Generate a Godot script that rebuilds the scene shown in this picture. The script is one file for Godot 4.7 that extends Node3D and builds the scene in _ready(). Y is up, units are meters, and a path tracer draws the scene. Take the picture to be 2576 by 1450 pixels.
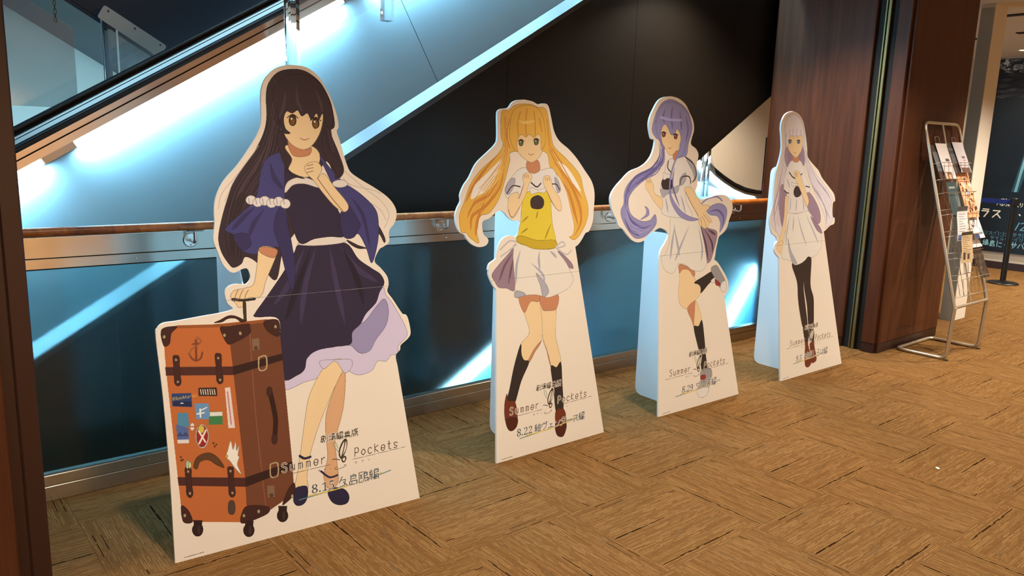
extends Node3D

const SLOPE := 0.534          # both escalators climb at 30.6 degrees
const RAIL_END := 5.40
var M := {}
var used := {}

func _ready():
	# camera, sky, exposure
	var cam := Camera3D.new()
	cam.name = "camera"
	cam.fov = 40.515
	cam.near = 0.02
	cam.far = 60.0
	add_child(cam)
	cam.transform = Transform3D(Basis(Vector3(0.772742, 0.029637, 0.634027), Vector3(0.095395, 0.982140, -0.162175), Vector3(-0.627510, 0.185803, 0.756114)), Vector3(0, 1.4134, 3.2543))
	cam.current = true
	var env := Environment.new()
	env.background_mode = Environment.BG_COLOR
	env.background_color = Color(0.01, 0.01, 0.012)
	env.tonemap_mode = Environment.TONE_MAPPER_LINEAR
	env.tonemap_exposure = 1.0
	env.sdfgi_enabled = true
	env.ssao_enabled = true
	env.ssil_enabled = true
	var we := WorldEnvironment.new()
	we.name = "world_environment"
	we.environment = env
	add_child(we)
	make_materials()
	ceiling_lamps()
	room()
	left_escalator()
	right_escalator()
	lower_escalator()
	railing()
	acrylic_guards()
	standees()
	brochure_rack()
	far_room()

# ------------------------------------------------------------------ materials
func plain(c: Color, rough := 0.6, metal := 0.0) -> StandardMaterial3D:
	var m := StandardMaterial3D.new()
	m.albedo_color = c
	m.roughness = rough
	m.metallic = metal
	return m

func glow(c: Color, energy: float) -> StandardMaterial3D:
	var m := plain(c, 0.5)
	m.emission_enabled = true
	m.emission = c
	m.emission_energy_multiplier = energy
	return m

func streaks(w: int, h: int, seed_value: int, long_side: float, fine: float, a: Color, b: Color, c: Color) -> ImageTexture:
	# grain that runs down the picture: broad bands, then fine fibres
	var broad := FastNoiseLite.new()
	broad.seed = seed_value
	broad.frequency = 1.0
	var thin := FastNoiseLite.new()
	thin.seed = seed_value + 7
	thin.frequency = 1.0
	var im := Image.create(w, h, false, Image.FORMAT_RGB8)
	for x in w:
		for y in h:
			# wrap both ways by walking round circles
			var ax := TAU * x / w
			var ay := TAU * y / h
			var p := Vector3(cos(ax), sin(ax), 0.0)
			var q := broad.get_noise_3d(p.x * 2.6, p.y * 2.6, cos(ay) * long_side) * 0.9
			var r := thin.get_noise_3d(p.x * fine, p.y * fine, cos(ay) * long_side * 2.5)
			var t := clampf(0.5 + q * 0.8 + r * 0.55, 0.0, 1.0)
			im.set_pixel(x, y, a.lerp(b, t * 2.0) if t < 0.5 else b.lerp(c, t * 2.0 - 1.0))
	return ImageTexture.create_from_image(im)

func carpet_pictures() -> Array:
	var rng := RandomNumberGenerator.new()
	rng.seed = 41
	var size := 640
	var im := Image.create(size, size, false, Image.FORMAT_RGB8)
	var hi := Image.create(size, size, false, Image.FORMAT_RGB8)
	var base := Color(0.43, 0.318, 0.195)
	var y := 0
	while y < size:
		var step := rng.randi_range(4, 6)
		var f := rng.randf_range(-0.035, 0.03)
		im.fill_rect(Rect2i(0, y, size, step), Color(base.r + f, base.g + f, base.b + f * 0.8))
		hi.fill_rect(Rect2i(0, y, size, step - 2), Color(0.62, 0.62, 0.62))
		hi.fill_rect(Rect2i(0, y + step - 2, size, 2), Color(0.42, 0.42, 0.42))
		y += step
	for i in 2600:
		var f := rng.randf_range(-0.06, 0.05)
		im.fill_rect(Rect2i(rng.randi_range(0, size), rng.randi_range(0, size), rng.randi_range(6, 40), rng.randi_range(1, 3)), Color(base.r + f, base.g + f, base.b + f * 0.7))
	# pale dashes, thicker in some bands than in others
	for band in 74:
		var yy := 4 + int(band * 8.6) + rng.randi_range(-1, 1)
		var often := rng.randf_range(0.15, 0.9)
		var x := rng.randi_range(-60, 30)
		while x < size:
			var l := rng.randi_range(24, 150)
			if rng.randf() < often:
				var f := rng.randf_range(-0.07, 0.05)
				im.fill_rect(Rect2i(x, yy, l, 2), Color(0.60 + f, 0.475 + f, 0.32 + f))
				hi.fill_rect(Rect2i(x, yy, l, 2), Color(0.8, 0.8, 0.8))
				if rng.randf() < 0.35:
					im.fill_rect(Rect2i(x + 4, yy + 2, l, 1), Color(0.33, 0.24, 0.14))
			x += l + rng.randi_range(4, 60)
	# dark slits and a few blue-grey yarns
	for i in 7:
		var yy := rng.randi_range(10, size - 12)
		var x := rng.randi_range(-40, size - 200)
		for part in rng.randi_range(1, 3):
			var l := rng.randi_range(60, 230)
			im.fill_rect(Rect2i(x, yy, l, 4), Color(0.145, 0.095, 0.055))
			hi.fill_rect(Rect2i(x, yy, l, 4), Color(0.1, 0.1, 0.1))
			x += l + rng.randi_range(10, 80)
	for i in 5:
		im.fill_rect(Rect2i(rng.randi_range(0, size - 150), rng.randi_range(10, size - 12), rng.randi_range(60, 150), 3), Color(0.36, 0.33, 0.30))
	return [ImageTexture.create_from_image(im), ImageTexture.create_from_image(hi)]

func make_materials():
	var pics := carpet_pictures()
	var carpet := plain(Color(1, 1, 1), 0.95)
	carpet.albedo_texture = pics[0]
	carpet.heightmap_enabled = true
	carpet.heightmap_texture = pics[1]
	carpet.heightmap_scale = 0.25
	carpet.specular_mode = BaseMaterial3D.SPECULAR_DISABLED
	M.carpet = carpet
	M.carpet_far = plain(Color(0.44, 0.33, 0.20), 0.95)
	var wood := plain(Color(1, 1, 1), 0.46)
	wood.metallic_specular = 0.32
	wood.albedo_texture = streaks(384, 256, 5, 0.5, 22.0, Color(0.255, 0.14, 0.085), Color(0.305, 0.172, 0.105), Color(0.355, 0.205, 0.13))
	wood.uv1_triplanar = true
	wood.uv1_world_triplanar = true
	wood.uv1_triplanar_sharpness = 8.0
	wood.uv1_scale = Vector3(1.1, 0.4, 1.1)
	M.wood = wood
	var dark_wood := plain(Color(0.19, 0.10, 0.08), 0.4)
	M.dark_wood = dark_wood
	var rail := plain(Color(1, 1, 1), 0.32)
	rail.albedo_texture = streaks(256, 256, 23, 0.4, 26.0, Color(0.40, 0.19, 0.06), Color(0.64, 0.35, 0.13), Color(0.78, 0.48, 0.20))
	rail.uv1_triplanar = true
	rail.uv1_world_triplanar = true
	rail.uv1_scale = Vector3(0.35, 7.0, 7.0)
	M.rail = rail
	var steel := plain(Color(0.74, 0.71, 0.67), 0.24, 1.0)
	steel.anisotropy_enabled = true
	steel.anisotropy = -0.85
	M.steel = steel
	M.steel_plain = plain(Color(0.60, 0.58, 0.56), 0.3, 1.0)
	M.chrome = plain(Color(0.86, 0.85, 0.83), 0.22, 1.0)
	M.satin = plain(Color(0.78, 0.77, 0.74), 0.4, 0.35)
	M.tube = plain(Color(0.82, 0.79, 0.73), 0.36, 0.9)
	M.brass = plain(Color(0.50, 0.45, 0.30), 0.42, 0.8)
	M.black = plain(Color(0.075, 0.062, 0.05), 0.40)
	M.black.metallic_specular = 0.4
	M.rubber = plain(Color(0.05, 0.05, 0.055), 0.45)
	M.navy = plain(Color(0.13, 0.15, 0.19), 0.45)
	M.panel = plain(Color(0.52, 0.595, 0.62), 0.42)
	M.blue_panel = plain(Color(0.36, 0.56, 0.66), 0.42)
	M.trim = plain(Color(0.33, 0.33, 0.33), 0.45, 1.0)
	M.shaft_glow = glow(Color(0.72, 0.90, 1.0), 2.8)
	M.groove = plain(Color(0.03, 0.025, 0.02), 0.7)
	M.lamp = glow(Color(0.88, 0.97, 1.0), 9.0)
	M.downlight = glow(Color(1.0, 0.86, 0.64), 6.0)
	M.white_paint = plain(Color(0.86, 0.84, 0.81), 0.6)
	M.beige = plain(Color(0.80, 0.76, 0.70), 0.75)
	M.warm_wall = plain(Color(0.84, 0.72, 0.58), 0.75)
	M.channel = plain(Color(0.82, 0.76, 0.70), 0.32, 1.0)
	M.grey_paint = plain(Color(0.64, 0.66, 0.66), 0.5)
	M.ceiling = plain(Color(0.82, 0.80, 0.77), 0.85)
	M.foam = plain(Color(0.93, 0.93, 0.93), 0.6)
	M.card = plain(Color(0.90, 0.91, 0.92), 0.65)
	M.black_metal = plain(Color(0.04, 0.04, 0.045), 0.4)
	M.belt = plain(Color(0.08, 0.17, 0.50), 0.8)
	var frost := plain(Color(0.74, 0.955, 1.0, 0.0), 0.13)
	frost.metallic_specular = 0.08
	frost.transparency = BaseMaterial3D.TRANSPARENCY_ALPHA
	frost.refraction_enabled = true
	frost.refraction_scale = 0.05
	M.frost = frost
	var acrylic := plain(Color(1, 1, 1, 0.0), 0.02)
	acrylic.transparency = BaseMaterial3D.TRANSPARENCY_ALPHA
	acrylic.refraction_enabled = true
	acrylic.refraction_scale = 0.049
	M.acrylic = acrylic
	var sheet := plain(Color(0.85, 0.88, 0.9, 0.10), 0.04)
	sheet.transparency = BaseMaterial3D.TRANSPARENCY_ALPHA
	M.sheet = sheet
	var smoky := plain(Color(0.62, 0.66, 0.70, 0.28), 0.06)
	smoky.transparency = BaseMaterial3D.TRANSPARENCY_ALPHA
	M.smoky = smoky

# ------------------------------------------------------------------ light
func aim(towards: Vector3) -> Basis:
	var up := Vector3.UP if absf(towards.normalized().y) < 0.95 else Vector3(1, 0, 0)
	return Basis.looking_at(towards.normalized(), up)

func ceiling_lamps():
	# recessed warm downlights in two rows over the hall, and a few close to the walls
	var spots := [
		[-1.6, 1.9, 6.0, "left of the first standee", 64.0], [0.75, 1.9, 6.3, "in front of the largest standee", 58.0], [2.6, 1.8, 6.6, "in front of the yellow vest standee", 56.0], [4.95, 1.6, 6.2, "in front of the white hair standee", 57.0], [7.0, 1.8, 12.3, "over the brochure rack", 60.0], [9.3, 1.4, 13.4, "over the belt post"],
		[-1.6, 4.8, 5.6, "behind the viewer, far left", 84.0], [0.9, 4.8, 5.6, "behind the viewer, left", 64.0], [3.4, 4.8, 5.8, "behind the viewer, middle", 64.0], [5.9, 4.8, 9.0, "behind the viewer, right", 84.0], [8.6, 4.6, 7.8, "behind the viewer, far right", 84.0],
		[1.3, 8.1, 40.0, "against the rear wall, left", 66.0], [4.6, 7.9, 5.0, "against the rear wall, right"],
		[4.3, 0.08, 4.0, "close to the black cladding", 68.0], [4.75, 0.5, 2.5, "close to the wood pier", 62.0], [10.35, -0.2, 5.0, "against the far wall, left", 66.0], [10.35, 1.1, 5.0, "against the far wall, right", 66.0], [8.6, -2.0, 6.0, "over the landing, far", 68.0], [7.4, -2.5, 5.0, "over the landing, near", 68.0]]
	for s in spots:
		var t := thing("downlight", "round recessed warm ceiling downlight %s" % s[3], "downlight", Vector3(s[0], 2.6, s[1]), "recessed ceiling downlights")
		var ring := Geo.new()
		ring.lathe([Vector2(0.062, 0.0), Vector2(0.062, -0.006), Vector2(0.078, -0.008), Vector2(0.082, -0.001), Vector2(0.082, 0.0)])
		obj("ring", ring, M.white_paint, t)
		var disc := Geo.new()
		disc.lathe([Vector2(0.0, -0.002), Vector2(0.06, -0.003), Vector2(0.061, 0.0), Vector2(0.0, 0.0)])
		obj("diffuser", disc, M.downlight, t)
		var l := SpotLight3D.new()
		l.name = "beam"
		l.light_color = Color(1.0, 0.93, 0.83)
		l.light_energy = s[2]
		l.light_size = 0.06
		l.spot_angle = s[4] if s.size() > 4 else 54.0
		l.spot_angle_attenuation = 0.8
		l.spot_range = 14.0
		l.spot_attenuation = 2.0
		l.shadow_enabled = true
		l.position = Vector3(0, -0.02, 0)
		l.basis = aim(Vector3(0, -1, 0))
		t.add_child(l)

func strip_light(called: String, at: Vector3, along: Vector3, towards: Vector3, length: float, width: float, energy: float, parent: Node3D):
	var l := AreaLight3D.new()
	l.name = called
	l.light_color = Color(0.62, 0.87, 1.0)
	l.light_energy = energy
	l.area_size = Vector2(length, width)
	l.area_range = 12.0
	l.area_attenuation = 2.0
	l.shadow_enabled = true
	var z := -towards.normalized()
	var x := (along - z * along.dot(z)).normalized()
	l.transform = Transform3D(Basis(x, z.cross(x), z), at)
	parent.add_child(l)

# ------------------------------------------------------------------ the hall
func slab(g: Geo, a: Vector3, b: Vector3):
	g.box((a + b) / 2.0, (b - a).abs())

func shell(called: String, boxes: Array, m: Material) -> MeshInstance3D:
	var g := Geo.new()
	for b in boxes:
		slab(g, b[0], b[1])
	var o := obj(called, g, m)
	o.set_meta("kind", "structure")
	return o

func room():
	# floor: a slab under carpet tiles laid in quarter turns, half a metre each
	var floor_slab := shell("floor", [[Vector3(-4, -0.3, -0.09), Vector3(11.05, -0.006, 9)], [Vector3(6.7, -0.3, -3.1), Vector3(11.05, -0.006, -0.09)]], M.carpet_far)
	var meshes := []
	for turn in 2:
		for flip in 2:
			var g := Geo.new()
			g.box(Vector3(0, -0.003, 0), Vector3(0.4997, 0.006, 0.4997), 0.0005)
			for i in g.u.size():
				var p := Vector2(g.v[i].x, g.v[i].z) * (1.0 - 2.0 * flip) / 0.4997 + Vector2(0.5, 0.5)
				g.u[i] = p if turn == 0 else Vector2(p.y, p.x)
			var mesh := ArrayMesh.new()
			g.add_to(mesh, M.carpet)
			meshes.append(mesh)
	var rng := RandomNumberGenerator.new()
	rng.seed = 8
	for i in range(-4, 20):
		for j in range(-4, 14):
			var x := 1.9826 + 0.5 * i + 0.25
			var z := 1.2515 + 0.5 * j + 0.25
			if (z < 0.17 and x < 6.7) or x > 10.8 or x < 0.0 or z < -2.0 or z > 4.1:
				continue
			var o := node_of("carpet_tile", meshes[((i + j) % 2 + 2) % 2 * 2 + rng.randi_range(0, 1)], floor_slab)
			o.position = Vector3(x, 0, z)
	# the row cut to fit against the railing
	for turn in 2:
		var g := Geo.new()
		g.box(Vector3(0, -0.003, 0), Vector3(0.4997, 0.006, 1.2515 - 1.0 - 0.0005), 0.0005)
		for i in g.u.size():
			var p := Vector2(g.v[i].x / 0.4997 + 0.5, g.v[i].z / 0.4997 + 0.75)
			g.u[i] = p if turn == 0 else Vector2(p.y, p.x)
		var mesh := ArrayMesh.new()
		g.add_to(mesh, M.carpet)
		meshes.append(mesh)
	for i in range(-4, 8):
		var x := 1.9826 + 0.5 * i + 0.25
		if x < 0.0 or x > 5.7:
			continue
		var o := node_of("carpet_tile", meshes[4 + ((i - 3) % 2 + 2) % 2], floor_slab)
		o.position = Vector3(x, 0, (1.2515 - 1.0) / 2.0)
	# ceiling with the opening over the escalators
	shell("ceiling", [[Vector3(-4, 2.6, -0.09), Vector3(11.05, 2.75, 9)], [Vector3(6.7, 2.6, -3.1), Vector3(11.05, 2.75, -0.09)]], M.ceiling)
	shell("wall_far", [[Vector3(10.98, 0, -3.1), Vector3(11.15, 2.6, 9)]], M.beige)
	shell("baseboard_far", [[Vector3(10.955, 0, -3.1), Vector3(10.98, 0.09, 9)]], M.dark_wood)
	shell("wall_behind", [[Vector3(-4, 0, 9), Vector3(11.05, 2.6, 9.15)]], M.warm_wall)
	shell("wall_west", [[Vector3(-4.15, 0, -0.09), Vector3(-4, 2.6, 9)]], M.beige)
	# the shaft of the escalators
	shell("wall_back", [[Vector3(-4, -3.5, -3.25), Vector3(11.05, 6.0, -3.1)]], M.beige)
	shell("wall_shaft", [[Vector3(-4, 2.75, -0.09), Vector3(6.8, 6.0, 0.05)], [Vector3(6.7, 2.75, -3.1), Vector3(6.85, 6.0, -0.09)], [Vector3(-4.15, -3.5, -3.1), Vector3(-4, 6.0, -0.09)],
		[Vector3(-4, -3.5, -0.09), Vector3(6.8, -0.3, 0.05)], [Vector3(6.7, -3.5, -3.1), Vector3(6.85, -0.3, -0.09)]], M.navy)
	shell("ceiling_shaft", [[Vector3(-4.15, 4.76, -3.25), Vector3(6.85, 4.9, 0.05)]], M.white_paint)
	shell("floor_below", [[Vector3(-4.15, -3.65, -3.25), Vector3(6.85, -3.5, 0.05)]], M.carpet_far)
	var sl := thing("shaft_lamp", "cool white lamp panel on the roof of the escalator shaft", "lamp panel", Vector3(1.0, 4.7, -0.38))
	var frame := Geo.new()
	frame.box(Vector3(0, 0.03, 0), Vector3(4.3, 0.06, 0.54), 0.005)
	obj("housing", frame, M.white_paint, sl)
	var diff := Geo.new()
	diff.box(Vector3(-1.42, -0.002, 0), Vector3(1.36, 0.006, 0.5), 0.001)
	diff.box(Vector3(0.80, -0.002, 0), Vector3(2.6, 0.006, 0.5), 0.001)
	obj("diffuser", diff, M.shaft_glow, sl)
	strip_light("panel_light", Vector3(0, -0.02, 0), Vector3(1, 0, 0), Vector3(0, -1, 0), 4.2, 0.4, 5.0, sl)
	wood_wall()
	# left: the end of a matching wood-clad wall
	var left := Geo.new()
	left.box(Vector3(-1.86, 1.3, 0.35), Vector3(4.28, 2.6, 0.83))
	var lw := obj("wall_left", left, M.dark_wood)
	lw.set_meta("kind", "structure")
	var lp := Geo.new()
	lp.box(Vector3(-1.895, 1.35, 0.772), Vector3(4.27, 2.5, 0.012), 0.004)
	obj("wood_panel", lp, M.wood, lw)
	var le := Geo.new()
	le.box(Vector3(0.295, 1.3, 0.70), Vector3(0.05, 2.6, 0.15), 0.004)
	obj("corner_strip", le, M.dark_wood, lw)

func wood_wall():
	# right: the wood-clad pier with the guide rail of a fire shutter in its near side
	var core := Geo.new()
	core.box(Vector3(5.92, 1.3, 0.255), Vector3(0.95, 2.6, 0.96))
	var w := obj("wall_right", core, M.groove)
	w.set_meta("kind", "structure")
	var a := Geo.new()
	a.box(Vector3(5.425, 1.335, 0.14), Vector3(0.03, 2.53, 0.76), 0.003)
	obj("wood_panel", a, M.wood, w)
	var b := Geo.new()
	b.box(Vector3(5.425, 1.335, 0.712), Vector3(0.03, 2.53, 0.092), 0.003)
	obj("wood_panel", b, M.wood, w)
	var c := Geo.new()
	c.box(Vector3(5.925, 1.335, 0.763), Vector3(0.966, 2.53, 0.03), 0.003)
	obj("wood_panel", c, M.wood, w)
	var d := Geo.new()
	d.box(Vector3(5.428, 0.035, 0.14), Vector3(0.03, 0.068, 0.76), 0.002)
	d.box(Vector3(5.428, 0.035, 0.712), Vector3(0.03, 0.068, 0.092), 0.002)
	d.box(Vector3(5.925, 0.035, 0.760), Vector3(0.966, 0.068, 0.03), 0.002)
	obj("baseboard", d, M.dark_wood, w)
	var r := Geo.new()
	r.box(Vector3(5.418, 1.3, 0.605), Vector3(0.016, 2.6, 0.02), 0.003)
	r.box(Vector3(5.432, 1.3, 0.575), Vector3(0.012, 2.6, 0.012), 0.002)
	obj("guide_rail", r, M.brass, w)

# ------------------------------------------------------------------ escalators
func slope(z := 0.0, sign_of := 1.0) -> Transform3D:
	var c := cos(SLOPE)
	var s := sin(SLOPE)
	return Transform3D(Basis(Vector3(c, s * sign_of, 0), Vector3(-s * sign_of, c, 0), Vector3(0, 0, 1)), Vector3(0, 0, z))

# a profile of (z, height above the slope line) run along the slope
func run(g: Geo, profile: Array, s0: float, s1: float, sign_of := 1.0):
	var f := slope(0.0, sign_of)
	g.extrude(PackedVector2Array(profile), s1 - s0, Transform3D(Basis(Vector3(0, 0, 1), f.basis.y, f.basis.x), f.basis.x * s0))

func ran(called: String, profile: Array, s0: float, s1: float, m: Material, parent: Node3D, sign_of := 1.0) -> MeshInstance3D:
	var g := Geo.new()
	run(g, profile, s0, s1, sign_of)
	return obj(called, g, m, parent)

func rect(z0: float, z1: float, t0: float, t1: float) -> Array:
	return [Vector2(z0, t0), Vector2(z1, t0), Vector2(z1, t1), Vector2(z0, t1)]

func height_at(x: float, t: float, sign_of := 1.0) -> float:
	return (t + sign_of * x * sin(SLOPE)) / cos(SLOPE)

func left_escalator():
	var e := thing("escalator", "escalator climbing right behind the railing, lamps under its handrail, black cladding below", "escalator")
	var s0 := -0.6
	var s1 := 6.6
	# black cladding in upright sheets, with open joints
	var back := Geo.new()
	back.extrude(PackedVector2Array([Vector2(-0.7, height_at(-0.7, -1.2)), Vector2(5.9, height_at(5.9, -1.2)), Vector2(5.9, height_at(5.9, 0.16)), Vector2(-0.7, height_at(-0.7, 0.16))]), 0.03, Transform3D(Basis(), Vector3(0, 0, -0.36)))
	obj("truss_side", back, M.groove, e)
	var seams := [-0.7, 0.77, 1.82, 2.87, 3.92, 4.98, 5.9]
	for i in seams.size() - 1:
		var g := Geo.new()
		var a: float = seams[i] + 0.0012
		var b: float = seams[i + 1] - 0.0012
		g.extrude(PackedVector2Array([Vector2(a, height_at(a, -1.222)), Vector2(b, height_at(b, -1.222)), Vector2(b, height_at(b, 0.168)), Vector2(a, height_at(a, 0.168))]), 0.03, Transform3D(Basis(), Vector3(0, 0, -0.33)))
		obj("cladding_panel", g, M.black, e)
	ran("soffit", rect(-1.42, -0.301, -1.245, -1.225), s0, s1, M.black, e)
	ran("stair_bed", rect(-1.37, -0.37, 0.02, 0.10), s0, s1, M.groove, e)
	# deck strip along the foot of the balustrade
	ran("deck_trim", [Vector2(-0.36, 0.168), Vector2(-0.285, 0.168), Vector2(-0.283, 0.196), Vector2(-0.335, 0.238), Vector2(-0.36, 0.238)], s0, s1, M.trim, e)
	# balustrade sheets
	var joints := [-0.6, 0.555, 2.955, 5.355, 6.6]
	for i in joints.size() - 1:
		ran("balustrade_panel", rect(-0.355, -0.338, 0.232, 0.85), joints[i] + 0.002, joints[i + 1] - 0.002, M.panel, e)
	ran("joint_backing", rect(-0.362, -0.356, 0.2, 0.86), s0, s1, M.groove, e)
	# head of the balustrade: lamp channel, handrail and its guide
	ran("lamp_channel", rect(-0.36, -0.292, 0.836, 0.865), s0, s1, M.channel, e)
	ran("lamp_channel", rect(-0.36, -0.288, 0.871, 0.893), s0, s1, M.channel, e)
	ran("channel_groove", rect(-0.36, -0.30, 0.864, 0.872), s0, s1, M.groove, e)
	var hr := []
	for k in 10:
		var w := PI * k / 9.0 - PI / 2.0
		hr.append(Vector2(-0.296 + cos(w) * 0.02, 0.906 + sin(w) * 0.0145))
	hr.append_array([Vector2(-0.37, 0.9205), Vector2(-0.37, 0.8915)])
	ran("handrail", hr, s0, s1, M.rubber, e)
	ran("guide_strip", [Vector2(-0.36, 0.921), Vector2(-0.292, 0.921), Vector2(-0.305, 0.934), Vector2(-0.36, 0.934)], s0, s1, M.steel_plain, e)
	ran("guide_strip", [Vector2(-0.36, 0.937), Vector2(-0.308, 0.937), Vector2(-0.328, 0.957), Vector2(-0.36, 0.957)], s0, s1, M.steel_plain, e)
	ran("channel_groove", rect(-0.36, -0.31, 0.933, 0.938), s0, s1, M.groove, e)
	var top := []
	for k in 10:
		var w := PI * k / 9.0 - PI / 2.0
		top.append(Vector2(-0.334 + cos(w) * 0.02, 0.966 + sin(w) * 0.0095))
	top.append_array([Vector2(-0.37, 0.9755), Vector2(-0.37, 0.9565)])
	ran("top_moulding", top, s0, s1, M.rubber, e)
	# the lamps: tubes hung under the channel with a holder between them
	var f := slope()
	for seg in [[-0.45, 1.118], [1.260, 2.632], [2.80, 4.35], [4.5, 6.2]]:
		var g := Geo.new()
		var c := Vector3(0, 0, -0.313)
		g.tube([f.basis.x * seg[0] + f.basis.y * 0.820 + c, f.basis.x * seg[1] + f.basis.y * 0.820 + c], 0.0145, 12)
		obj("lamp_tube", g, M.lamp, e)
		var mid: float = (seg[0] + seg[1]) / 2.0
		strip_light("lamp_light", f.basis.x * mid + f.basis.y * 0.803 + c, f.basis.x, -f.basis.y + Vector3(0, 0, 0.08), seg[1] - seg[0], 0.024, (2.6 if seg[0] > 0.0 else 2.5) * (seg[1] - seg[0]), e)
	for seg in [[1.118, 1.260], [2.632, 2.80], [4.35, 4.5]]:
		ran("lamp_holder", [Vector2(-0.337, 0.808), Vector2(-0.304, 0.808), Vector2(-0.304, 0.8355), Vector2(-0.337, 0.8355)], seg[0] + 0.005, seg[1] - 0.005, M.steel_plain, e)
	# the far balustrade
	ran("far_panel", rect(-1.40, -1.385, -1.2, 0.78), s0, s1, M.panel, e)
	ran("far_handrail", rect(-1.42, -1.36, 0.78, 0.83), s0, s1, M.rubber, e)
	for seg in [[-0.45, 2.4], [2.5, 5.4]]:
		var g := Geo.new()
		var c := Vector3(0, 0, -1.435)
		g.tube([f.basis.x * seg[0] + f.basis.y * 0.70 + c, f.basis.x * seg[1] + f.basis.y * 0.70 + c], 0.0145, 12)
		obj("lamp_tube", g, M.lamp, e)
		strip_light("lamp_light", f.basis.x * ((seg[0] + seg[1]) / 2.0) + f.basis.y * 0.683 + c, f.basis.x, -f.basis.y * 0.6 + Vector3(0, 0, -0.8), seg[1] - seg[0], 0.024, 4.0 * (seg[1] - seg[0]), e)

func right_escalator():
	var e := thing("escalator", "escalator coming down to its landing beside the wood pier, lit under the handrail", "escalator")
	var z := -1.6
	var top := [Vector2(-0.2, height_at(-0.2, 4.40, -1.0)), Vector2(3.0, height_at(3.0, 4.40, -1.0)), Vector2(6.0, height_at(6.0, 4.40, -1.0)), Vector2(6.48, 1.285), Vector2(6.63, 1.198), Vector2(6.78, 1.128), Vector2(6.97, 1.055), Vector2(7.17, 1.001), Vector2(7.375, 0.972), Vector2(7.56, 0.960), Vector2(8.3, 0.958)]
	var side := PackedVector2Array([Vector2(-0.2, height_at(-0.2, 2.262, -1.0)), Vector2(5.94, -0.88), Vector2(6.68, -0.88), Vector2(6.68, height_at(6.68, 3.6, -1.0)), Vector2(-0.2, height_at(-0.2, 3.6, -1.0))])
	for zz in [z - 0.02, z - 1.1]:
		var g := Geo.new()
		g.extrude(side, 0.02, Transform3D(Basis(), Vector3(0, 0, zz)))
		obj("cladding_panel", g, M.navy, e)
		var below := func(d: float) -> Array:
			var out := []
			for p in top:
				out.append(p - Vector2(0.0, d))
			return out
		var foot := [Vector2(8.3, 0.16), Vector2(6.86, 0.16), Vector2(6.0, height_at(6.0, 3.64, -1.0)), Vector2(-0.2, height_at(-0.2, 3.64, -1.0))]
		var p := Geo.new()
		p.extrude(PackedVector2Array(below.call(0.075) + foot), 0.012, Transform3D(Basis(), Vector3(0, 0, zz + 0.002)))
		obj("balustrade_panel", p, M.panel, e)
		var line := []
		for q in top:
			line.append(Vector3(q.x, q.y - 0.02, zz + 0.03))
		var h := Geo.new()
		h.tube(line, 0.021, 10)
		obj("handrail", h, M.rubber, e)
		line = []
		for q in top:
			line.append(Vector3(q.x, q.y - 0.06, zz + 0.026))
		var s := Geo.new()
		s.tube(line, 0.024, 8)
		obj("lamp_channel", s, M.steel_plain, e)
		line = []
		for q in top.slice(0, 9):
			line.append(Vector3(q.x, q.y - 0.115, zz + 0.032))
		var l := Geo.new()
		l.tube(line, 0.026, 10)
		obj("lamp_tube", l, M.lamp, e)
		var d := Geo.new()
		d.extrude(PackedVector2Array([Vector2(6.0, height_at(6.0, 3.6, -1.0)), Vector2(6.86, 0.12), Vector2(8.3, 0.12), Vector2(8.3, 0.165), Vector2(6.88, 0.165), Vector2(6.0, height_at(6.0, 3.65, -1.0))]), 0.05, Transform3D(Basis(), Vector3(0, 0, zz)))
		obj("deck_trim", d, M.steel_plain, e)
	ran("soffit", rect(z - 1.1, z, 2.240, 2.260), -0.2 - 2.0, 6.30, M.navy, e, -1.0)
	var landing := Geo.new()
	landing.box(Vector3(7.6, 0.004, z - 0.53), Vector3(1.5, 0.012, 1.0))
	obj("landing_plate", landing, M.steel_plain, e)
	var x := Vector3(cos(SLOPE), -sin(SLOPE), 0)
	strip_light("lamp_light", Vector3(6.75, 0.985, z + 0.03), x, Vector3(-0.25, -1, 0.05), 0.9, 0.03, 1.6, e)
	strip_light("lamp_light", Vector3(4.4, 2.30, z + 0.03), x, Vector3(-0.5, -0.86, 0), 3.0, 0.03, 1.2, e)

func lower_escalator():
	# seen only through the frosted glass, under the first escalator
	var e := thing("escalator", "lower escalator seen blurred and blue through the frosted glass", "escalator")
	var edge := [Vector2(1.0, height_at(1.0, -1.40)), Vector2(3.55, height_at(3.55, -1.40)), Vector2(3.85, 0.60), Vector2(4.3, 0.70), Vector2(8.0, 0.72)]
	var sheet := Geo.new()
	sheet.extrude(PackedVector2Array([Vector2(8.0, -3.0), Vector2(1.0, -3.0)] + edge), 0.02, Transform3D(Basis(), Vector3(0, 0, -0.62)))
	obj("balustrade_panel", sheet, M.blue_panel, e)
	var line := []
	for q in edge:
		line.append(Vector3(q.x, q.y + 0.02, -0.60))
	var h := Geo.new()
	h.tube(line, 0.024, 10)
	obj("handrail", h, M.rubber, e)
	var f := slope()
	var lamps := [[f.basis.x * 1.95 + f.basis.y * -1.47 + Vector3(0, 0, -0.55), f.basis.x * 3.05 + f.basis.y * -1.47 + Vector3(0, 0, -0.55)], [Vector3(5.50, -0.08, -0.55), Vector3(5.90, 0.40, -0.55)]]
	for p in lamps:
		var g := Geo.new()
		g.tube(p, 0.03, 10)
		obj("lamp_tube", g, M.lamp, e)
		var along: Vector3 = (p[1] - p[0]).normalized()
		var down := Vector3(along.y, -along.x, 0)
		strip_light("lamp_light", (p[0] + p[1]) / 2.0 + down * 0.034, along, down * 0.8 + Vector3(0, 0, -0.35), p[0].distance_to(p[1]), 0.05, 8.0 if p == lamps[0] else 3.0, e)

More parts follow.
